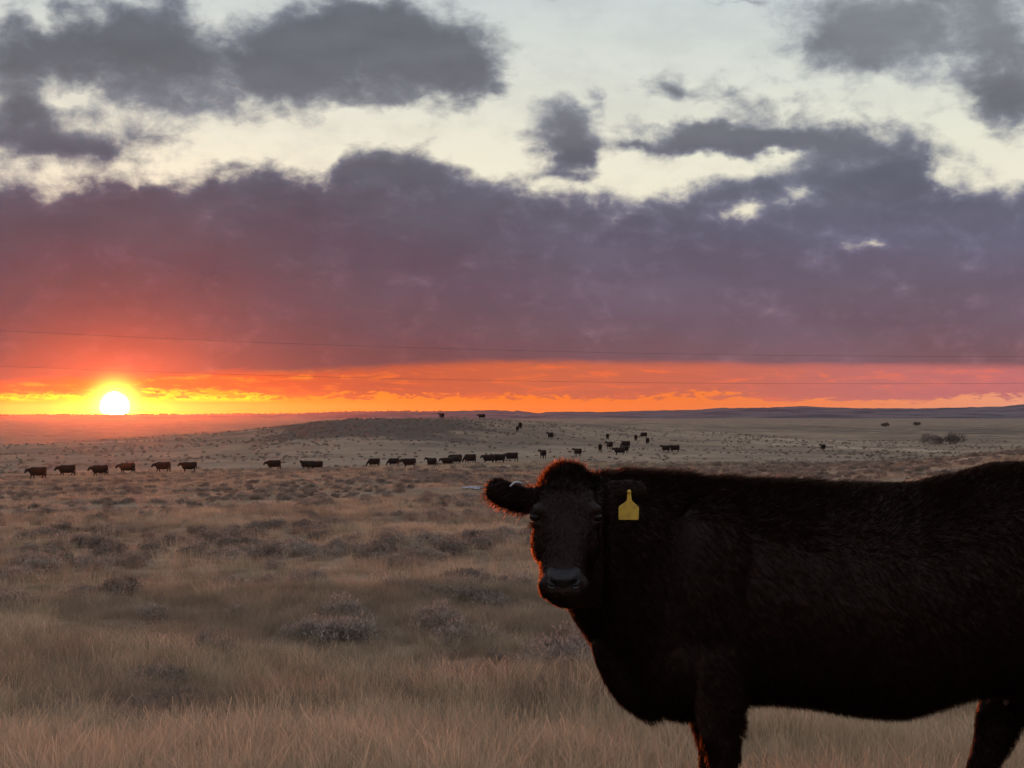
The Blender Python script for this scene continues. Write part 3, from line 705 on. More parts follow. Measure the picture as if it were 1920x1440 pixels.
    ball(bm, L(1028, 1110, 4.70), (.030, .05, .016)); ball(bm, L(1088, 1112, 4.70), (.030, .05, .016))
    ball(bm, L(1066, 1126, 4.705), (.050, .045, .022))
    # poll tuft base and ears
    ball(bm, L(1064, 893, 4.93), (.066, .06, .040))
    def ear(stn, cup):
        rings = []
        for u, v, hh, Y, th in dense(stn, 5):
            c = L(u, v, Y); a = hh / FPX * Y; rg = []
            for k in range(20):
                t = 2 * math.pi * k / 20; zz = math.sin(t) * a; yy = math.cos(t) * th + cup * ((zz / max(a, .004)) ** 2 - 1) * -1 * min(1, a / .03)
                rg.append(Vector((c.x, c.y + yy, c.z + zz)))
            rings.append(rg)
        loft(bm, rings)
    ear([(1016, 930, 17, 4.935, .030), (1000, 933, 20, 4.945, .026), (984, 937, 26, 4.955, .019), (965, 933, 28, 4.96, .014), (945, 926, 30, 4.955, .012), (929, 922, 28, 4.945, .011), (919, 921, 22, 4.935, .010), (912, 921, 13, 4.93, .008), (910, 921, 5, 4.93, .006)], -.008)
    ear([(1112, 928, 17, 4.935, .030), (1128, 927, 21, 4.945, .026), (1146, 925, 24, 4.95, .018), (1166, 922, 25, 4.945, .014), (1186, 920, 23.5, 4.94, .012), (1200, 920, 19, 4.935, .011), (1209, 921, 13, 4.93, .010), (1214, 922, 5, 4.927, .006)], -.008)
    # legs: (u, row, depth, half width px, half depth m)
    def leg(pts): tube(bm, [(*L(u, v, Y), w / FPX * Y, dd) for u, v, Y, w, dd in pts], 18, 2.2)
    leg([(1338, 1130, 5.08, 62, .10), (1345, 1240, 5.05, 60, .105), (1347, 1310, 5.04, 50, .09), (1349, 1365, 5.03, 40, .075), (1354, 1410, 5.03, 31, .06), (1352, 1450, 5.03, 26, .05), (1351, 1500, 5.03, 26.5, .05), (1350, 1530, 5.03, 23, .045), (1349, 1580, 5.03, 17, .032), (1349, 1625, 5.03, 18, .034), (1347, 1650, 5.025, 21, .036), (1342, 1668, 5.02, 23, .04), (1338, 1690, 5.01, 29, .052)])
    leg([(1325, 1130, 5.42, 60, .10), (1332, 1240, 5.45, 56, .105), (1334, 1310, 5.46, 46, .09), (1337, 1350, 5.47, 40, .07), (1341, 1395, 5.48, 33, .06), (1338, 1440, 5.48, 27, .05), (1336, 1470, 5.48, 25, .05), (1334, 1500, 5.48, 20, .04), (1332, 1540, 5.48, 16, .032), (1330, 1575, 5.48, 17, .034), (1327, 1595, 5.475, 19, .036), (1322, 1610, 5.47, 24, .045), (1319, 1616, 5.47, 26, .05)])
    leg([(2010, 1040, 5.40, 90, .11), (1960, 1150, 5.43, 80, .115), (1915, 1240, 5.45, 56, .09), (1890, 1300, 5.46, 47, .07), (1874, 1345, 5.47, 44, .058), (1862, 1385, 5.47, 34.5, .05), (1848, 1420, 5.47, 29, .042), (1834, 1455, 5.47, 26, .036), (1818, 1510, 5.47, 21, .034), (1806, 1560, 5.47, 20, .036), (1798, 1590, 5.465, 22, .04), (1792, 1608, 5.46, 27, .05), (1790, 1616, 5.46, 28, .05)])
    leg([(2020, 1040, 5.10, 95, .11), (2005, 1160, 5.06, 84, .115), (1998, 1250, 5.04, 72, .10), (2015, 1320, 5.03, 58, .08), (2040, 1380, 5.03, 47, .06), (2056, 1425, 5.03, 38, .05), (2056, 1480, 5.03, 30, .042), (2052, 1560, 5.03, 24, .036), (2049, 1620, 5.03, 22, .036), (2045, 1655, 5.025, 23, .04), (2038, 1690, 5.01, 30, .052)])
    # tail
    tube(bm, [(*L(2095, 915, CY), .045), (*L(2128, 940, CY + .0), .035), (*L(2142, 1030, CY), .024), (*L(2146, 1200, CY), .017), (*L(2144, 1330, CY), .02), (*L(2142, 1400, CY), .034), (*L(2140, 1470, CY), .03), (*L(2138, 1520, CY), .008)], 10)
    body = fuse('body', bm, .0085, .5, 7, COAT, cow)
    me = body.data; n = len(me.vertices)
    co = np.zeros(n * 3, np.float32); me.vertices.foreach_get('co', co); co = co.reshape(-1, 3)
    no = np.zeros(n * 3, np.float32); me.vertices.foreach_get('normal', no); no = no.reshape(-1, 3)
    w = co + np.array(ORG)
    # muscle and rib relief
    dep = 0.006 * (fbm(w[:, 0] * 4, w[:, 2] * 4 + w[:, 1] * 3, 3, 5)) + 0.006 * np.sin(w[:, 0] * 34 + w[:, 2] * 5) * ((w[:, 0] > .95) & (w[:, 0] < 1.45) & (w[:, 2] < 1.15) & (w[:, 2] > .75)) * .5
    trunk = np.clip((w[:, 0] - .45) / .2, 0, 1)
    co += no * (dep * trunk)[:, None]
    me.vertices.foreach_set('co', co.ravel()); me.update()
    return body
BODY = near_cow()

def strands(name, pos, dirv, length, width, mat, parent, bend, seed):
    r = np.random.default_rng(seed); n = len(pos)
    side = np.cross(dirv, r.normal(0, 1, (n, 3))); side /= np.linalg.norm(side, axis=1)[:, None] + 1e-9
    w = (width * r.uniform(.7, 1.3, n))[:, None]; l = length[:, None]
    b2 = bend + r.normal(0, .25, (n, 3))
    m1 = pos + dirv * l * .55; m2 = pos + dirv * l + b2 * l * .35
    V = np.stack([pos - side * w * .5, pos + side * w * .5, m1 + side * w * .42, m1 - side * w * .42, m2], 1).reshape(-1, 3)
    k = np.arange(n)[:, None] * 5
    return mesh_obj(name, V, quads=k + [[0, 1, 2, 3]], tris=k + [[3, 2, 4]], mat=mat, parent=parent)
def fur():
    me = BODY.data; me.calc_loop_triangles(); nt = len(me.loop_triangles)
    tv = np.zeros(nt * 3, np.int32); me.loop_triangles.foreach_get('vertices', tv); tv = tv.reshape(-1, 3)
    n = len(me.vertices); co = np.zeros(n * 3, np.float32); me.vertices.foreach_get('co', co); co = co.reshape(-1, 3)
    no = np.zeros(n * 3, np.float32); me.vertices.foreach_get('normal', no); no = no.reshape(-1, 3)
    a, b, c = co[tv[:, 0]], co[tv[:, 1]], co[tv[:, 2]]
    area = np.linalg.norm(np.cross(b - a, c - a), axis=1) * .5
    cen = (a + b + c) / 3 + np.array(ORG)
    hc = np.array(P(1060, 1000, 4.85))
    isf = (cen[:, 0] < P(1140, 900, 4.85).x) & (cen[:, 1] < 5.0)
    dens = np.where(isf, 2.6, 1.0)
    pr = area * dens; pr /= pr.sum(); N = 330000
    f = rng.choice(nt, N, p=pr); u, v = rng.uniform(0, 1, N), rng.uniform(0, 1, N); fl = u + v > 1; u[fl], v[fl] = 1 - u[fl], 1 - v[fl]
    p = a[f] * (1 - u - v)[:, None] + b[f] * u[:, None] + c[f] * v[:, None]
    nn = no[tv[f, 0]] * (1 - u - v)[:, None] + no[tv[f, 1]] * u[:, None] + no[tv[f, 2]] * v[:, None]; nn /= np.linalg.norm(nn, axis=1)[:, None] + 1e-9
    w = p + np.array(ORG)
    x, y, z = w[:, 0], w[:, 1], w[:, 2]
    U = 960 + x / y * FPX; Vr = HOR - (z - CAM_Z) / y * FPX
    head = (y < 5.02) & (U < 1128) & (Vr < 1140) & (U > 985)
    earm = ((U < 1001) & (Vr < 990) & (y < 5.03)) | ((U > 1126) & (U < 1222) & (y < 5.0) & (Vr < 960))
    poll = head & (Vr < 926 + rng.normal(0, 7, N))
    face = head & ~poll
    lowf = face & (Vr > 1062)
    leg = (z < .55) & (U > 1280)
    hoof = z < .10
    # lie of the coat: back and down on the trunk, up at the poll, outward on the ears
    flow = np.stack([np.full(N, .55), np.zeros(N), np.full(N, -.55)], -1)
    top = np.clip((nn[:, 2] - .35) / .5, 0, 1) * (~head) * (~earm)
    tb = np.clip(top * 1.6, 0, 1)[:, None]; flow = flow * (1 - tb) + np.array([.75, 0, .10]) * tb
    flow[face] = (0, -.05, -.55); flow[poll] = (0, -.15, .55); flow[leg] = (0.05, 0, -.8)
    flow[earm & (U < 1010)] = (-.7, 0, -.15); flow[earm & (U > 1100)] = (.7, 0, -.1)
    ln = .021 + top * (.008 + .010 * vnoise(x * 9, y * 3, 8))
    tuft = (top > .2) & (U > 1405) & (U < 1510); ln[tuft] = rng.uniform(.025, .05, tuft.sum())
    sway = (top > .2) & (U > 1540) & (U < 1720); ln[sway] *= .7
    wither = (top > .2) & (U > 1150) & (U < 1380); ln[wither] *= 1.25
    ln[face] = .009; ln[lowf] = .007; ln[poll] = (.009 + .014 * np.clip((928 - Vr[poll]) / 34, 0, 1)) * rng.uniform(.6, 1.15, poll.sum()); ln[earm] = .016; ln[leg] = .016; ln[hoof] = .004
    lowedge = earm & (nn[:, 2] < -.1); ln[lowedge] = rng.uniform(.016, .030, lowedge.sum())
    brisk = (nn[:, 2] < -.2) & (z > .4) & ~head & ~earm; ln[brisk] = .024
    elbow = (U > 1365) & (U < 1400) & (Vr > 1340) & (Vr < 1420) & (nn[:, 0] > .2); ln[elbow] = .03
    liftk = np.where(poll, .9, np.where(earm, .55, np.where(face, .22, .27)))
    clump = np.stack([fbm(x * 30, z * 30 + y * 20, 2, 1), fbm(x * 30, z * 30 + y * 20, 2, 2), fbm(x * 30, z * 30 + y * 20, 2, 3)], -1)
    d = flow + nn * (liftk * (1 + 1.6 * top))[:, None] + rng.normal(0, .13, (N, 3)) * np.where(poll | earm, 1.6, 1.0)[:, None] + clump * np.where(poll, 1.9, .2)[:, None]
    d /= np.linalg.norm(d, axis=1)[:, None]
    ln = ln * rng.uniform(.55, 1.2, N)
    nose = (np.abs(U - 1057) < 31) & (Vr > 1066) & (Vr < 1108) & (y < 4.70) & head
    eyeb = (Vr > 959) & (Vr < 979) & (np.minimum(np.abs(U - 1003), np.abs(U - 1119)) < 9) & (y < 4.9)
    ok = ~nose & ~eyeb
    wd = np.where(head | earm, .0011, .0015)
    sh = face & ok; lo = ok & ~face
    g = np.zeros((N, 3)); g[:, 2] = -.5
    g[poll] = 0
    strands('coat_hair', p[lo], d[lo], ln[lo], wd[lo], HAIR, cow, g[lo] + flow[lo] * .6, 3)
    strands('face_hair', p[sh], d[sh], ln[sh], wd[sh] * .9, HAIR_SHORT, cow, g[sh] * .4, 4)
fur()

def cow_details():
    gl = new_mat('wet_eye'); n = noise(objco(), 40, 2, .5); finish(gl, principled((0.005, 0.0035, 0.003), .10, .14))
    for u, s in ((1005, -1), (1117, 1)):
        bm = bmesh.new(); ball(bm, Vector((0, 0, 0)), (.0185, .020, .0155), 3); me = bpy.data.meshes.new('eye'); bm.to_mesh(me); bm.free()
        me.polygons.foreach_set('use_smooth', [True] * len(me.polygons)); me.materials.append(gl)
        o = bpy.data.objects.new('eye', me); COL.objects.link(o); o.parent = cow; o.location = L(u + s * 1.5, 969, 4.815)
    # wet nose: a pad with two comma nostrils, and its lit upper lip
    pad = new_mat('wet_black_nose'); vo = S.nt.nodes.new('ShaderNodeTexVoronoi'); put(vo.inputs['Vector'], objco()); vo.inputs['Scale'].default_value = 260
    finish(pad, principled((0.019, 0.015, 0.017), .34, .42, S(vo.outputs['Distance']), .002))
    bm = bmesh.new(); rows = [(1068, 23, -.002), (1072, 29, .006), (1078, 31, .016), (1085, 29, .025), (1089, 26, .0255), (1095, 22, .019), (1101, 20, .012), (1106, 18, .006), (1109, 14, .0)]
    vs = []
    for v, hw, out in dense(rows, 3):
        line = []
        for k in range(-10, 11):
            t = k / 10; c = L(1057 + hw * t, v - (5.0 * t * t if v < 1086 else 0), 4.634 - out * (1 - .35 * t * t) + .030 * t * t)
            line.append(bm.verts.new(c))
        vs.append(line)
    for a, b in zip(vs, vs[1:]):
        for k in range(20): bm.faces.new((a[k], a[k + 1], b[k + 1], b[k]))
    bmesh.ops.solidify(bm, geom=bm.faces[:], thickness=.02)
    bmesh.ops.recalc_face_normals(bm, faces=bm.faces[:])
    me = bpy.data.meshes.new('nose'); bm.to_mesh(me); bm.free(); me.polygons.foreach_set('use_smooth', [True] * len(me.polygons)); me.materials.append(pad)
    o = bpy.data.objects.new('nose', me); COL.objects.link(o); o.parent = cow
    dk = new_mat('nostril_dark'); finish(dk, principled((0.004, 0.003, 0.003), .5, .2))
    for s in (-1, 1):
        bm = bmesh.new(); c = L(1057 + s * 20, 1095, 4.632)
        tube(bm, [(*(c + Vector((s * .012, .006, .012))), .004), (*(c + Vector((s * .010, .002, .004))), .008), (*(c + Vector((s * .002, -.001, -.003))), .0085), (*(c + Vector((-s * .007, -.002, -.001))), .004)], 10)
        me = bpy.data.meshes.new('nostril'); bm.to_mesh(me); bm.free(); me.polygons.foreach_set('use_smooth', [True] * len(me.polygons)); me.materials.append(dk)
        o = bpy.data.objects.new('nostril', me); COL.objects.link(o); o.parent = cow
        bm = bmesh.new(); c = L(1057 + s * 20, 1100, 4.628)
        tube(bm, [(*(c + Vector((s * .014, .006, .003))), .003), (*(c + Vector((s * .004, .001, -.004))), .0032), (*(c + Vector((-s * .006, -.001, -.002))), .003)], 8)
        me = bpy.data.meshes.new('nostril_rim'); bm.to_mesh(me); bm.free(); me.polygons.foreach_set('use_smooth', [True] * len(me.polygons)); me.materials.append(pad)
        o = bpy.data.objects.new('nostril_rim', me); COL.objects.link(o); o.parent = cow
    # yellow ear tag
    yl = new_mat('yellow_tag_plastic'); n = noise(objco(), 55, 4, .6)
    finish(yl, principled(mixc(sstep(n, .48, .68) * .55, (0.36, 0.225, 0.018), (0.17, 0.095, 0.02)), .45, .4))
    YT = 4.905
    out = [(1176.5, 921), (1182.5, 920), (1184.5, 937), (1186, 940), (1196.5, 949), (1198, 952), (1197.3, 973), (1196, 975), (1161, 974.6), (1159.6, 973), (1159.8, 951.5), (1161, 949), (1174, 940), (1175.6, 937)]
    bm = bmesh.new(); f = bm.faces.new([bm.verts.new(L(u, v, YT)) for u, v in out])
    r = bmesh.ops.extrude_face_region(bm, geom=[f]); bmesh.ops.translate(bm, vec=(0, .003, 0), verts=[g for g in r['geom'] if isinstance(g, bmesh.types.BMVert)])
    bmesh.ops.recalc_face_normals(bm, faces=bm.faces[:])
    bmesh.ops.bevel(bm, geom=[e for e in bm.edges if abs(e.calc_face_angle(0)) > .6], offset=.0006, segments=1, affect='EDGES')
    me = bpy.data.meshes.new('ear_tag'); bm.to_mesh(me); bm.free(); me.materials.append(yl)
    t = bpy.data.objects.new('ear_tag', me); COL.objects.link(t); t.parent = cow
    bm = bmesh.new(); ball(bm, L(1179.5, 922, YT - .002), (.007, .004, .007), 2); me = bpy.data.meshes.new('stud'); bm.to_mesh(me); bm.free(); me.materials.append(yl)
    s_ = bpy.data.objects.new('stud', me); COL.objects.link(s_); s_.parent = t
    mt = new_mat('metal_clip'); finish(mt, principled((0.30, 0.29, 0.30), .42, .5, Metallic=.9))
    bm = bmesh.new()
    tube(bm, [(*L(957, 912, 4.932), .0009, .004), (*L(964, 906, 4.928), .0009, .004), (*L(968, 904.5, 4.93), .001, .004), (*L(977, 907, 4.94), .0009, .004)], 8)
    me = bpy.data.meshes.new('metal_clip'); bm.to_mesh(me); bm.free(); me.materials.append(mt); o = bpy.data.objects.new('metal_clip', me); COL.objects.link(o); o.parent = cow
    # udder with teats
    ud = new_mat('udder_skin'); n = noise(objco(), 18, 4, .6); finish(ud, principled(mixc(n, (0.035, 0.017, 0.016), (0.085, 0.042, 0.040)), .5, .35))
    bm = bmesh.new(); ball(bm, L(1872, 1268, 5.27), (.105, .13, .075))
    for u, v, Y in ((1851, 1316, 5.17), (1886, 1319, 5.16), (1846, 1312, 5.36), (1884, 1314, 5.37)):
        q = L(u, v, Y); tube(bm, [(q.x, q.y, q.z + .075, .022), (q.x, q.y, q.z + .03, .013), (q.x, q.y, q.z + .005, .011), (q.x, q.y, q.z - .008, .006)], 10)
    fuse('udder', bm, .006, .5, 3, ud, cow)
    hf = new_mat('hoof_horn'); finish(hf, principled((0.02, 0.016, 0.013), .45, .4))
    for u, v, Y in ((1336, 1690, 5.005), (1317, 1616, 5.46), (1788, 1616, 5.455), (2036, 1690, 5.005)):
        bm = bmesh.new(); q = L(u, v, Y); q.z = landz(q.x + ORG.x, Y) - ORG.z
        for s in (-1, 1):
            loft(bm, [ring(Vector((q.x - .010, q.y + s * .027, q.z + .0)), .062, .027, 14, Vector((1, 0, 0)), Vector((0, 1, 0))), ring(Vector((q.x, q.y + s * .026, q.z + .035)), .054, .027, 14, Vector((1, 0, 0)), Vector((0, 1, 0))), ring(Vector((q.x + .010, q.y + s * .024, q.z + .078)), .042, .026, 14, Vector((1, 0, 0)), Vector((0, 1, 0)))])
        me = bpy.data.meshes.new('hoof'); bm.to_mesh(me); bm.free(); me.materials.append(hf); o = bpy.data.objects.new('hoof', me); COL.objects.link(o); o.parent = cow
cow_details()

# ---- the herd: one body per pose, facing -X, feet at the origin
FARCOAT = new_mat('herd_coat'); n_ = noise(objco(), 3.0, 3, .5)
finish(FARCOAT, principled(mixc(n_, (0.010, 0.006, 0.0045), (0.020, 0.012, 0.009)), .75, .08))
def herd_body(name, pose):
    bm = bmesh.new(); Z = Vector((0, 0, 1)); Yv = Vector((0, 1, 0))
    st = [(-.86, 1.14, .72, .10), (-.74, 1.28, .50, .22), (-.54, 1.35, .40, .29), (-.25, 1.35, .42, .34), (.05, 1.34, .39, .37), (.32, 1.34, .40, .375), (.56, 1.365, .48, .35), (.76, 1.38, .58, .31), (.90, 1.34, .72, .23), (.97, 1.22, .86, .11)]
    loft(bm, [ring(Vector((x, 0, (t + b) / 2)), w, (t - b) / 2, 20, Yv, Z, 2.3) for x, t, b, w in dense(st, 3)])
    step = {'stand': (0, .04, 0, -.05), 'walk': (-.20, .16, -.16, .20), 'graze': (-.10, .10, -.06, .08), 'look': (0, .05, .02, -.04)}[pose]
    for (x, s), dx in zip(((-.52, -1), (-.50, 1), (.66, -1), (.68, 1)), step):
        y = s * .17
        if x < 0: tube(bm, [(x, y, .85, .13), (x + .01, y, .58, .12), (x + dx * .5, y, .40, .078), (x + dx * .8, y, .22, .058), (x + dx, y, .08, .058), (x + dx - .02, y, .0, .062)], 10)
        else: tube(bm, [(x, y, .95, .20), (x - .04 + dx * .2, y, .70, .17), (x + .06 + dx * .5, y, .46, .095), (x + .05 + dx * .75, y, .33, .068), (x + .02 + dx, y, .10, .058), (x - .01 + dx, y, .0, .062)], 10)
    if pose == 'graze': hx, hz, tip = (-1.13, .62), None, (-1.26, .10)
    nk = {'stand': [(-.60, 0, 1.02, .30, .19), (-.86, 0, 1.08, .23, .15), (-1.02, 0, 1.13, .17, .12)], 'walk': [(-.60, 0, 1.00, .30, .19), (-.86, 0, 1.01, .23, .15), (-1.04, 0, 1.01, .17, .12)],
          'graze': [(-.60, 0, .98, .25, .17), (-.88, 0, .80, .18, .13), (-1.04, 0, .55, .14, .11)], 'look': [(-.60, 0, 1.05, .25, .17), (-.82, -.06, 1.18, .19, .13), (-.94, -.18, 1.26, .15, .11)]}[pose]
    tube(bm, nk, 14)
    hd = {'stand': [(-.98, 0, 1.20, .12, .11), (-1.08, 0, 1.14, .15, .12), (-1.22, 0, .98, .12, .095), (-1.32, 0, .86, .10, .09), (-1.35, 0, .82, .05, .06)], 'walk': [(-1.02, 0, 1.09, .12, .11), (-1.12, 0, 1.02, .15, .12), (-1.26, 0, .85, .12, .095), (-1.36, 0, .73, .10, .09), (-1.39, 0, .69, .05, .06)],
          'graze': [(-1.03, 0, .62, .11, .10), (-1.09, 0, .52, .13, .105), (-1.16, 0, .32, .10, .08), (-1.20, 0, .17, .08, .075), (-1.21, 0, .10, .04, .05)], 'look': [(-.92, -.20, 1.38, .10, .11), (-.93, -.28, 1.32, .11, .13), (-.95, -.40, 1.16, .085, .10), (-.96, -.50, 1.03, .07, .08), (-.96, -.53, .99, .04, .05)]}[pose]
    tube(bm, hd, 14)
    e = Vector(hd[1][:3]); along = pose == 'look'
    for s in (-1, 1):
        ball(bm, e + (Vector((s * .19, .04, .05)) if along else Vector((.05, s * .18, .06 if pose != 'graze' else .10))), (.10, .03, .05) if along else (.03, .10, .05), 2)
    tube(bm, [(.86, 0, 1.28, .045), (.94, 0, 1.15, .035), (.97, 0, .85, .028), (.97, .02, .6, .05), (.96, .03, .45, .04), (.96, .03, .38, .012)], 8)
    return fuse(name, bm, .028, .5, 3, FARCOAT)
HERD = {}
for ps in ('stand', 'walk', 'graze', 'look'):
    o = herd_body('herd_cow', ps); HERD[ps] = o.data; bpy.data.objects.remove(o)
W_, A_ = 0.0, math.pi / 2          # broadside facing left; rump towards the viewer
herd = [  # u, row of the feet, height in px, pose, turn, label
 (70, 898, 22, 'walk', .10, 'black cow leading the file at the far left of the picture'),
 (125, 893, 21, 'walk', .0, 'second black cow of the file, walking left of the sun glare'),
 (187, 893, 21, 'walk', -.1, 'third black cow of the walking file, straight below the sun'),
 (238, 888, 20, 'walk', .05, 'fourth black cow of the file, close behind the one below the sun'),
 (305, 886, 20, 'walk', .1, 'fifth black cow of the file, right of the glare below the sun'),
 (354, 886, 20, 'stand', .0, 'sixth and last black cow of the left file, its tail hanging clear'),
 (513, 881, 18.5, 'walk', .15, 'lone black cow walking between the left file and the overlapping pair'),
 (576, 881, 17.5, 'look', .0, 'front cow of the overlapping pair in a long dark shape'),
 (593, 881, 17, 'graze', .1, 'rear cow of the overlapping pair, its rump to the right'),
 (701, 875, 16, 'graze', .1, 'black grazing cow half hidden by the rise, first of its group'),
 (738, 874, 15.5, 'graze', -.1, 'black cow sunk lowest behind the rise, only its back showing'),
 (767, 877, 18, 'stand', .15, 'stout black cow behind the rise, muzzle over its half hidden neighbour'),
 (809, 878, 18, 'look', .9, 'rounded black cow seen from behind at an angle, tail swinging right'),
 (839, 873, 16.5, 'stand', .1, 'left cow of the tight cluster of three, head held level'),
 (855, 869, 17, 'stand', .5, 'rear cow of the tight cluster of three, standing highest'),
 (853, 877, 15.5, 'graze', .8, 'nearest cow of the tight cluster of three, standing lowest'),
 (881, 869, 18, 'graze', .55, 'lone black cow grazing with its head down between two clusters'),
 (916, 869, 17, 'stand', .4, 'left cow of the trio above the near cow\'s ear'),
 (936, 868, 17, 'stand', .4, 'right cow of the trio above the near cow\'s ear'),
 (931, 873, 13.5, 'graze', .9, 'smallest cow of the trio, in front and partly lost in grass'),
 (959, 865, 17, 'walk', .2, 'black cow striding alone at the right end of the long line'),
 (1018, 859, 16, 'look', 1.2, 'black cow standing end-on straight above the near cow\'s head'),
 (1083, 855, 14.5, 'look', .9, 'black cow standing alone just right above the near cow\'s poll'),
 (1032, 823, 12.5, 'look', 1.1, 'small black cow alone in the middle of the far pasture'),
 (1125, 846, 14, 'stand', 1.5, 'black cow seen from behind, left of the scattered middle group'),
 (1143, 842, 14, 'look', 1.1, 'black cow with one ear up, second from left in the middle group'),
 (1139, 824, 11, 'graze', 1.5, 'small black cow seen from behind above the middle group'),
 (1161, 853, 14.5, 'stand', .2, 'broadside black cow lowest in the middle group, facing left'),
 (1172, 849, 13.5, 'stand', .9, 'black cow partly covered by the broadside one in the middle group'),
 (1173, 840, 13.5, 'graze', .6, 'upper cow of the three that overlap in the middle group'),
 (1192, 826, 11, 'graze', 1.5, 'black cow seen from behind, left of the high grazing trio'),
 (1207, 821, 10.5, 'graze', .7, 'topmost cow of the high grazing trio'),
 (1214, 832, 11.5, 'graze', 1.4, 'right and lowest cow of the high grazing trio'),
 (1248, 848, 13.5, 'look', .7, 'left cow of the pair right of the middle group'),
 (1265, 848, 13.5, 'stand', .4, 'right cow of the pair right of the middle group'),
 (1543, 845, 12, 'look', 1.2, 'solitary black cow far out on the right, above the near cow\'s back'),
 (828, 784.5, 10, 'look', 1.0, 'left of the two black cows on the crest against the far hills'),
 (903, 785.5, 9.5, 'stand', -.1, 'right of the two black cows on the crest, standing broadside'),
 (975, 804, 12, 'stand', 1.4, 'upper cow of the close pair below the crest'),
 (970, 809, 10.5, 'stand', 1.5, 'lower cow of the close pair below the crest')]
HERD_LOG = []
for u, v, hp, pose, turn, lab in herd:
    q, d = hit(u, v)
    D0 = 1.36 * FPX / hp; r = ray(u, v); k = D0 / math.hypot(r.x, r.y)
    if abs(d / D0 - 1) > .22:       # the ray grazes a brow: stand where the size says
        d = min(max(d, D0 * .8), D0 * 1.25)
    kk = d / math.hypot(r.x, r.y); x, y = r.x * kk, r.y * kk; z = landz(x, y)
    s = hp / FPX * d / 1.36; s = min(max(s, .80), 1.22)
    HERD_LOG.append((u, v, round(HOR - (z - CAM_Z) / y * FPX, 1), round(d), round(D0), round(s, 2)))
    c = bpy.data.objects.new('grazing_cow' if pose == 'graze' else 'black_cow', HERD[pose]); COL.objects.link(c)
    c.location = (x, y, z - .03); c.rotation_euler = (0, 0, -turn - math.atan2(x, y)); c.scale = (s, s, s)
    tag(c, lab, 'cow', 'herd of black cattle out on the prairie')
for h_ in HERD_LOG: print('HERD', h_)

# ------------------------------------------------------------------ wires, lone bushes, snow
WIRE = new_mat('wire_metal'); finish(WIRE, principled((0.05, 0.045, 0.045), .6, .3))
def wire(pts, lab, Y=62.0):
    us, vs = zip(*pts); co = np.polyfit(us, vs, 2); bm = bmesh.new(); tp = []
    for u in np.linspace(-900, 2900, 40):
        p = P(u, float(np.polyval(co, u)), Y); tp.append((p.x, p.y, p.z, .0036))
    tube(bm, tp, 6); me = bpy.data.meshes.new('power_line'); bm.to_mesh(me); bm.free(); me.materials.append(WIRE)
    o = bpy.data.objects.new('power_line', me); COL.objects.link(o); tag(o, lab, 'power line', 'power lines across the sky')
wire([(0, 620), (480, 641), (960, 657), (1400, 666), (1920, 668)], 'upper thin dark power line sagging across the purple cloud bank')
wire([(0, 687), (480, 702), (960, 714), (1400, 720), (1920, 718)], 'lower thin dark power line sagging across the orange sky')

BARE = sage_mat('bare_bush_twig', (0.11, 0.083, 0.075), (0.18, 0.14, 0.125))
LEAFD = sage_mat('juniper_leaf', (0.065, 0.056, 0.044), (0.11, 0.092, 0.072))
def bush(name, u, v, wpx, hpx, D, mat, lab, cat, nleaf=2600, seed=1):
    r = ray(u, v); k = D / math.hypot(r.x, r.y); x, y = r.x * k, r.y * k; z = landz(x, y)
    Wd, H = wpx / FPX * D, hpx / FPX * D
    e = empty(name, (x, y, z - .05)); tag(e, lab, cat)
    V, T, C = shrub_mesh(seed, Wd, H, nleaf, H * .11)
    mesh_obj('crown', V, tris=T, mat=mat, parent=e)
    sv, sq = stems(C, seed, H * .012); mesh_obj('trunk', sv, quads=sq, mat=TWIG, parent=e)
    return e
bush('bare_bush', 1743, 838, 40, 17, 400, BARE, 'left of the two big rounded bare bushes out on the right', 'bush', 1500, 41)
bush('bare_bush', 1781, 839, 52, 22, 395, BARE, 'right and larger of the two big rounded bare bushes', 'bush', 1700, 42)
bush('juniper_tree', 1660, 804, 14, 11, 760, LEAFD, 'small round dark tree on the far bank at the right', 'tree', 1500, 43)
bush('dome_tree', 1718, 790, 17, 8, 1150, LEAFD, 'low dark dome-shaped tree on the right skyline of the pasture', 'tree', 1500, 44)
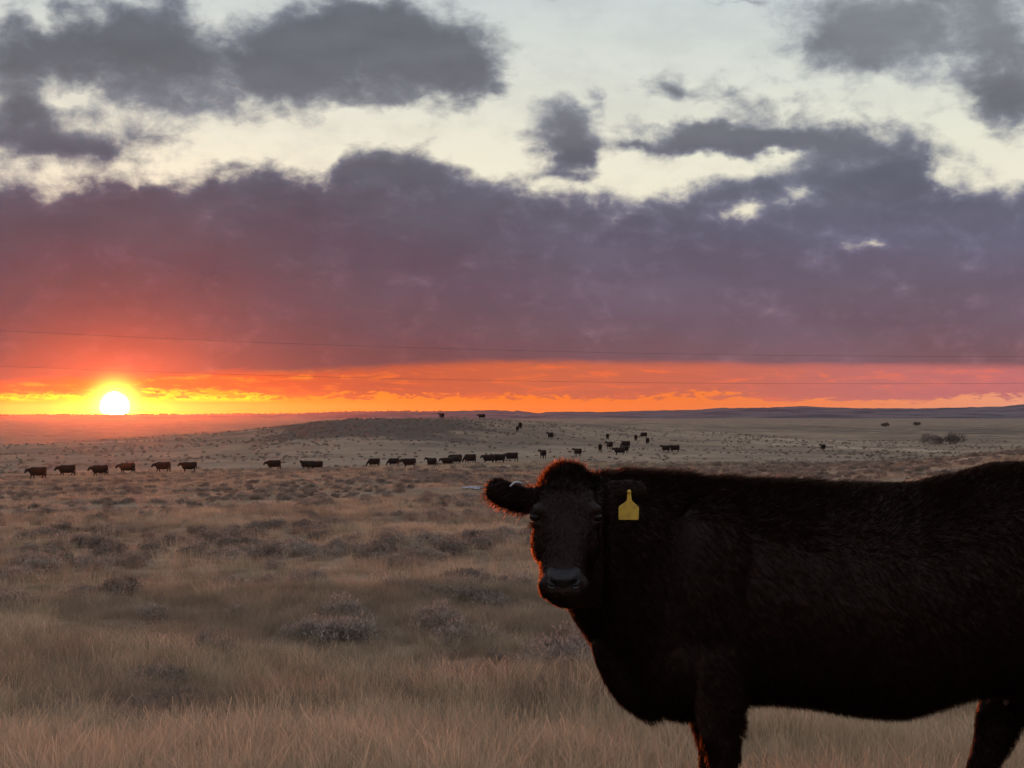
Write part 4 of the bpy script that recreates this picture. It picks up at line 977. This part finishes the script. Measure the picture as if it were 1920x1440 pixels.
def patch_of_snow():
    q, d = hit(882, 916); bm = bmesh.new(); n = 40; vs = []; r = np.random.default_rng(5)
    rad = 1 + .45 * np.interp(np.linspace(0, 1, n), np.linspace(0, 1, 11), np.append(r.uniform(-1, 1, 10), 0))
    c = bm.verts.new((q.x, q.y, landz(q.x, q.y) + .09))
    for k in range(n):
        t = k / n * 6.283; x, y = q.x + math.cos(t) * .33 * rad[k], q.y + math.sin(t) * .8 * rad[k]
        vs.append(bm.verts.new((x, y, landz(x, y) + .035)))
    for k in range(n): bm.faces.new((vs[k], vs[(k + 1) % n], c))
    bmesh.ops.subdivide_edges(bm, edges=bm.edges[:], cuts=3, use_grid_fill=True)
    for v in bm.verts: v.co.z = max(v.co.z, landz(v.co.x, v.co.y) + .03) + .03 * (random.random() - .5)
    mt = new_mat('old_snow'); n_ = noise(objco(), 2.5, 4, .6); finish(mt, principled(mixc(sstep(n_, .45, .6), (.21, .215, .24), (.20, .16, .13)), .6, .3))
    me = bpy.data.meshes.new('snow_patch'); bm.to_mesh(me); bm.free(); me.materials.append(mt)
    o = bpy.data.objects.new('snow_patch', me); COL.objects.link(o); tag(o, 'small pale patch of ice in the dark draw left of the near cow\'s ear', 'ice patch')
patch_of_snow()

# ------------------------------------------------------------------ the evening air
def haze():
    R0, zb, zt = 14500.0, -32.0, 62.0
    v = [(sx * R0, sy * R0, z) for z in (zb, zt) for sx, sy in ((-1, -1), (1, -1), (1, 1), (-1, 1))]
    o = mesh_obj('haze', v, [(0, 3, 2, 1), (4, 5, 6, 7), (0, 1, 5, 4), (1, 2, 6, 5), (2, 3, 7, 6), (3, 0, 4, 7)])
    mt = bpy.data.materials.new('evening_haze'); mt.use_nodes = True; nt = mt.node_tree; nt.nodes.clear()
    pv = nt.nodes.new('ShaderNodeVolumePrincipled'); pv.inputs['Color'].default_value = (.76, .72, 1.0, 1); pv.inputs['Density'].default_value = HAZE_DENSITY; pv.inputs['Anisotropy'].default_value = HAZE_G
    ou = nt.nodes.new('ShaderNodeOutputMaterial'); nt.links.new(pv.outputs[0], ou.inputs['Volume'])
    o.data.materials.append(mt); tag(o, kind='stuff'); o['label'] = 'thin evening haze'
HAZE_DENSITY = 1.1e-5; HAZE_G = 0.91
haze()
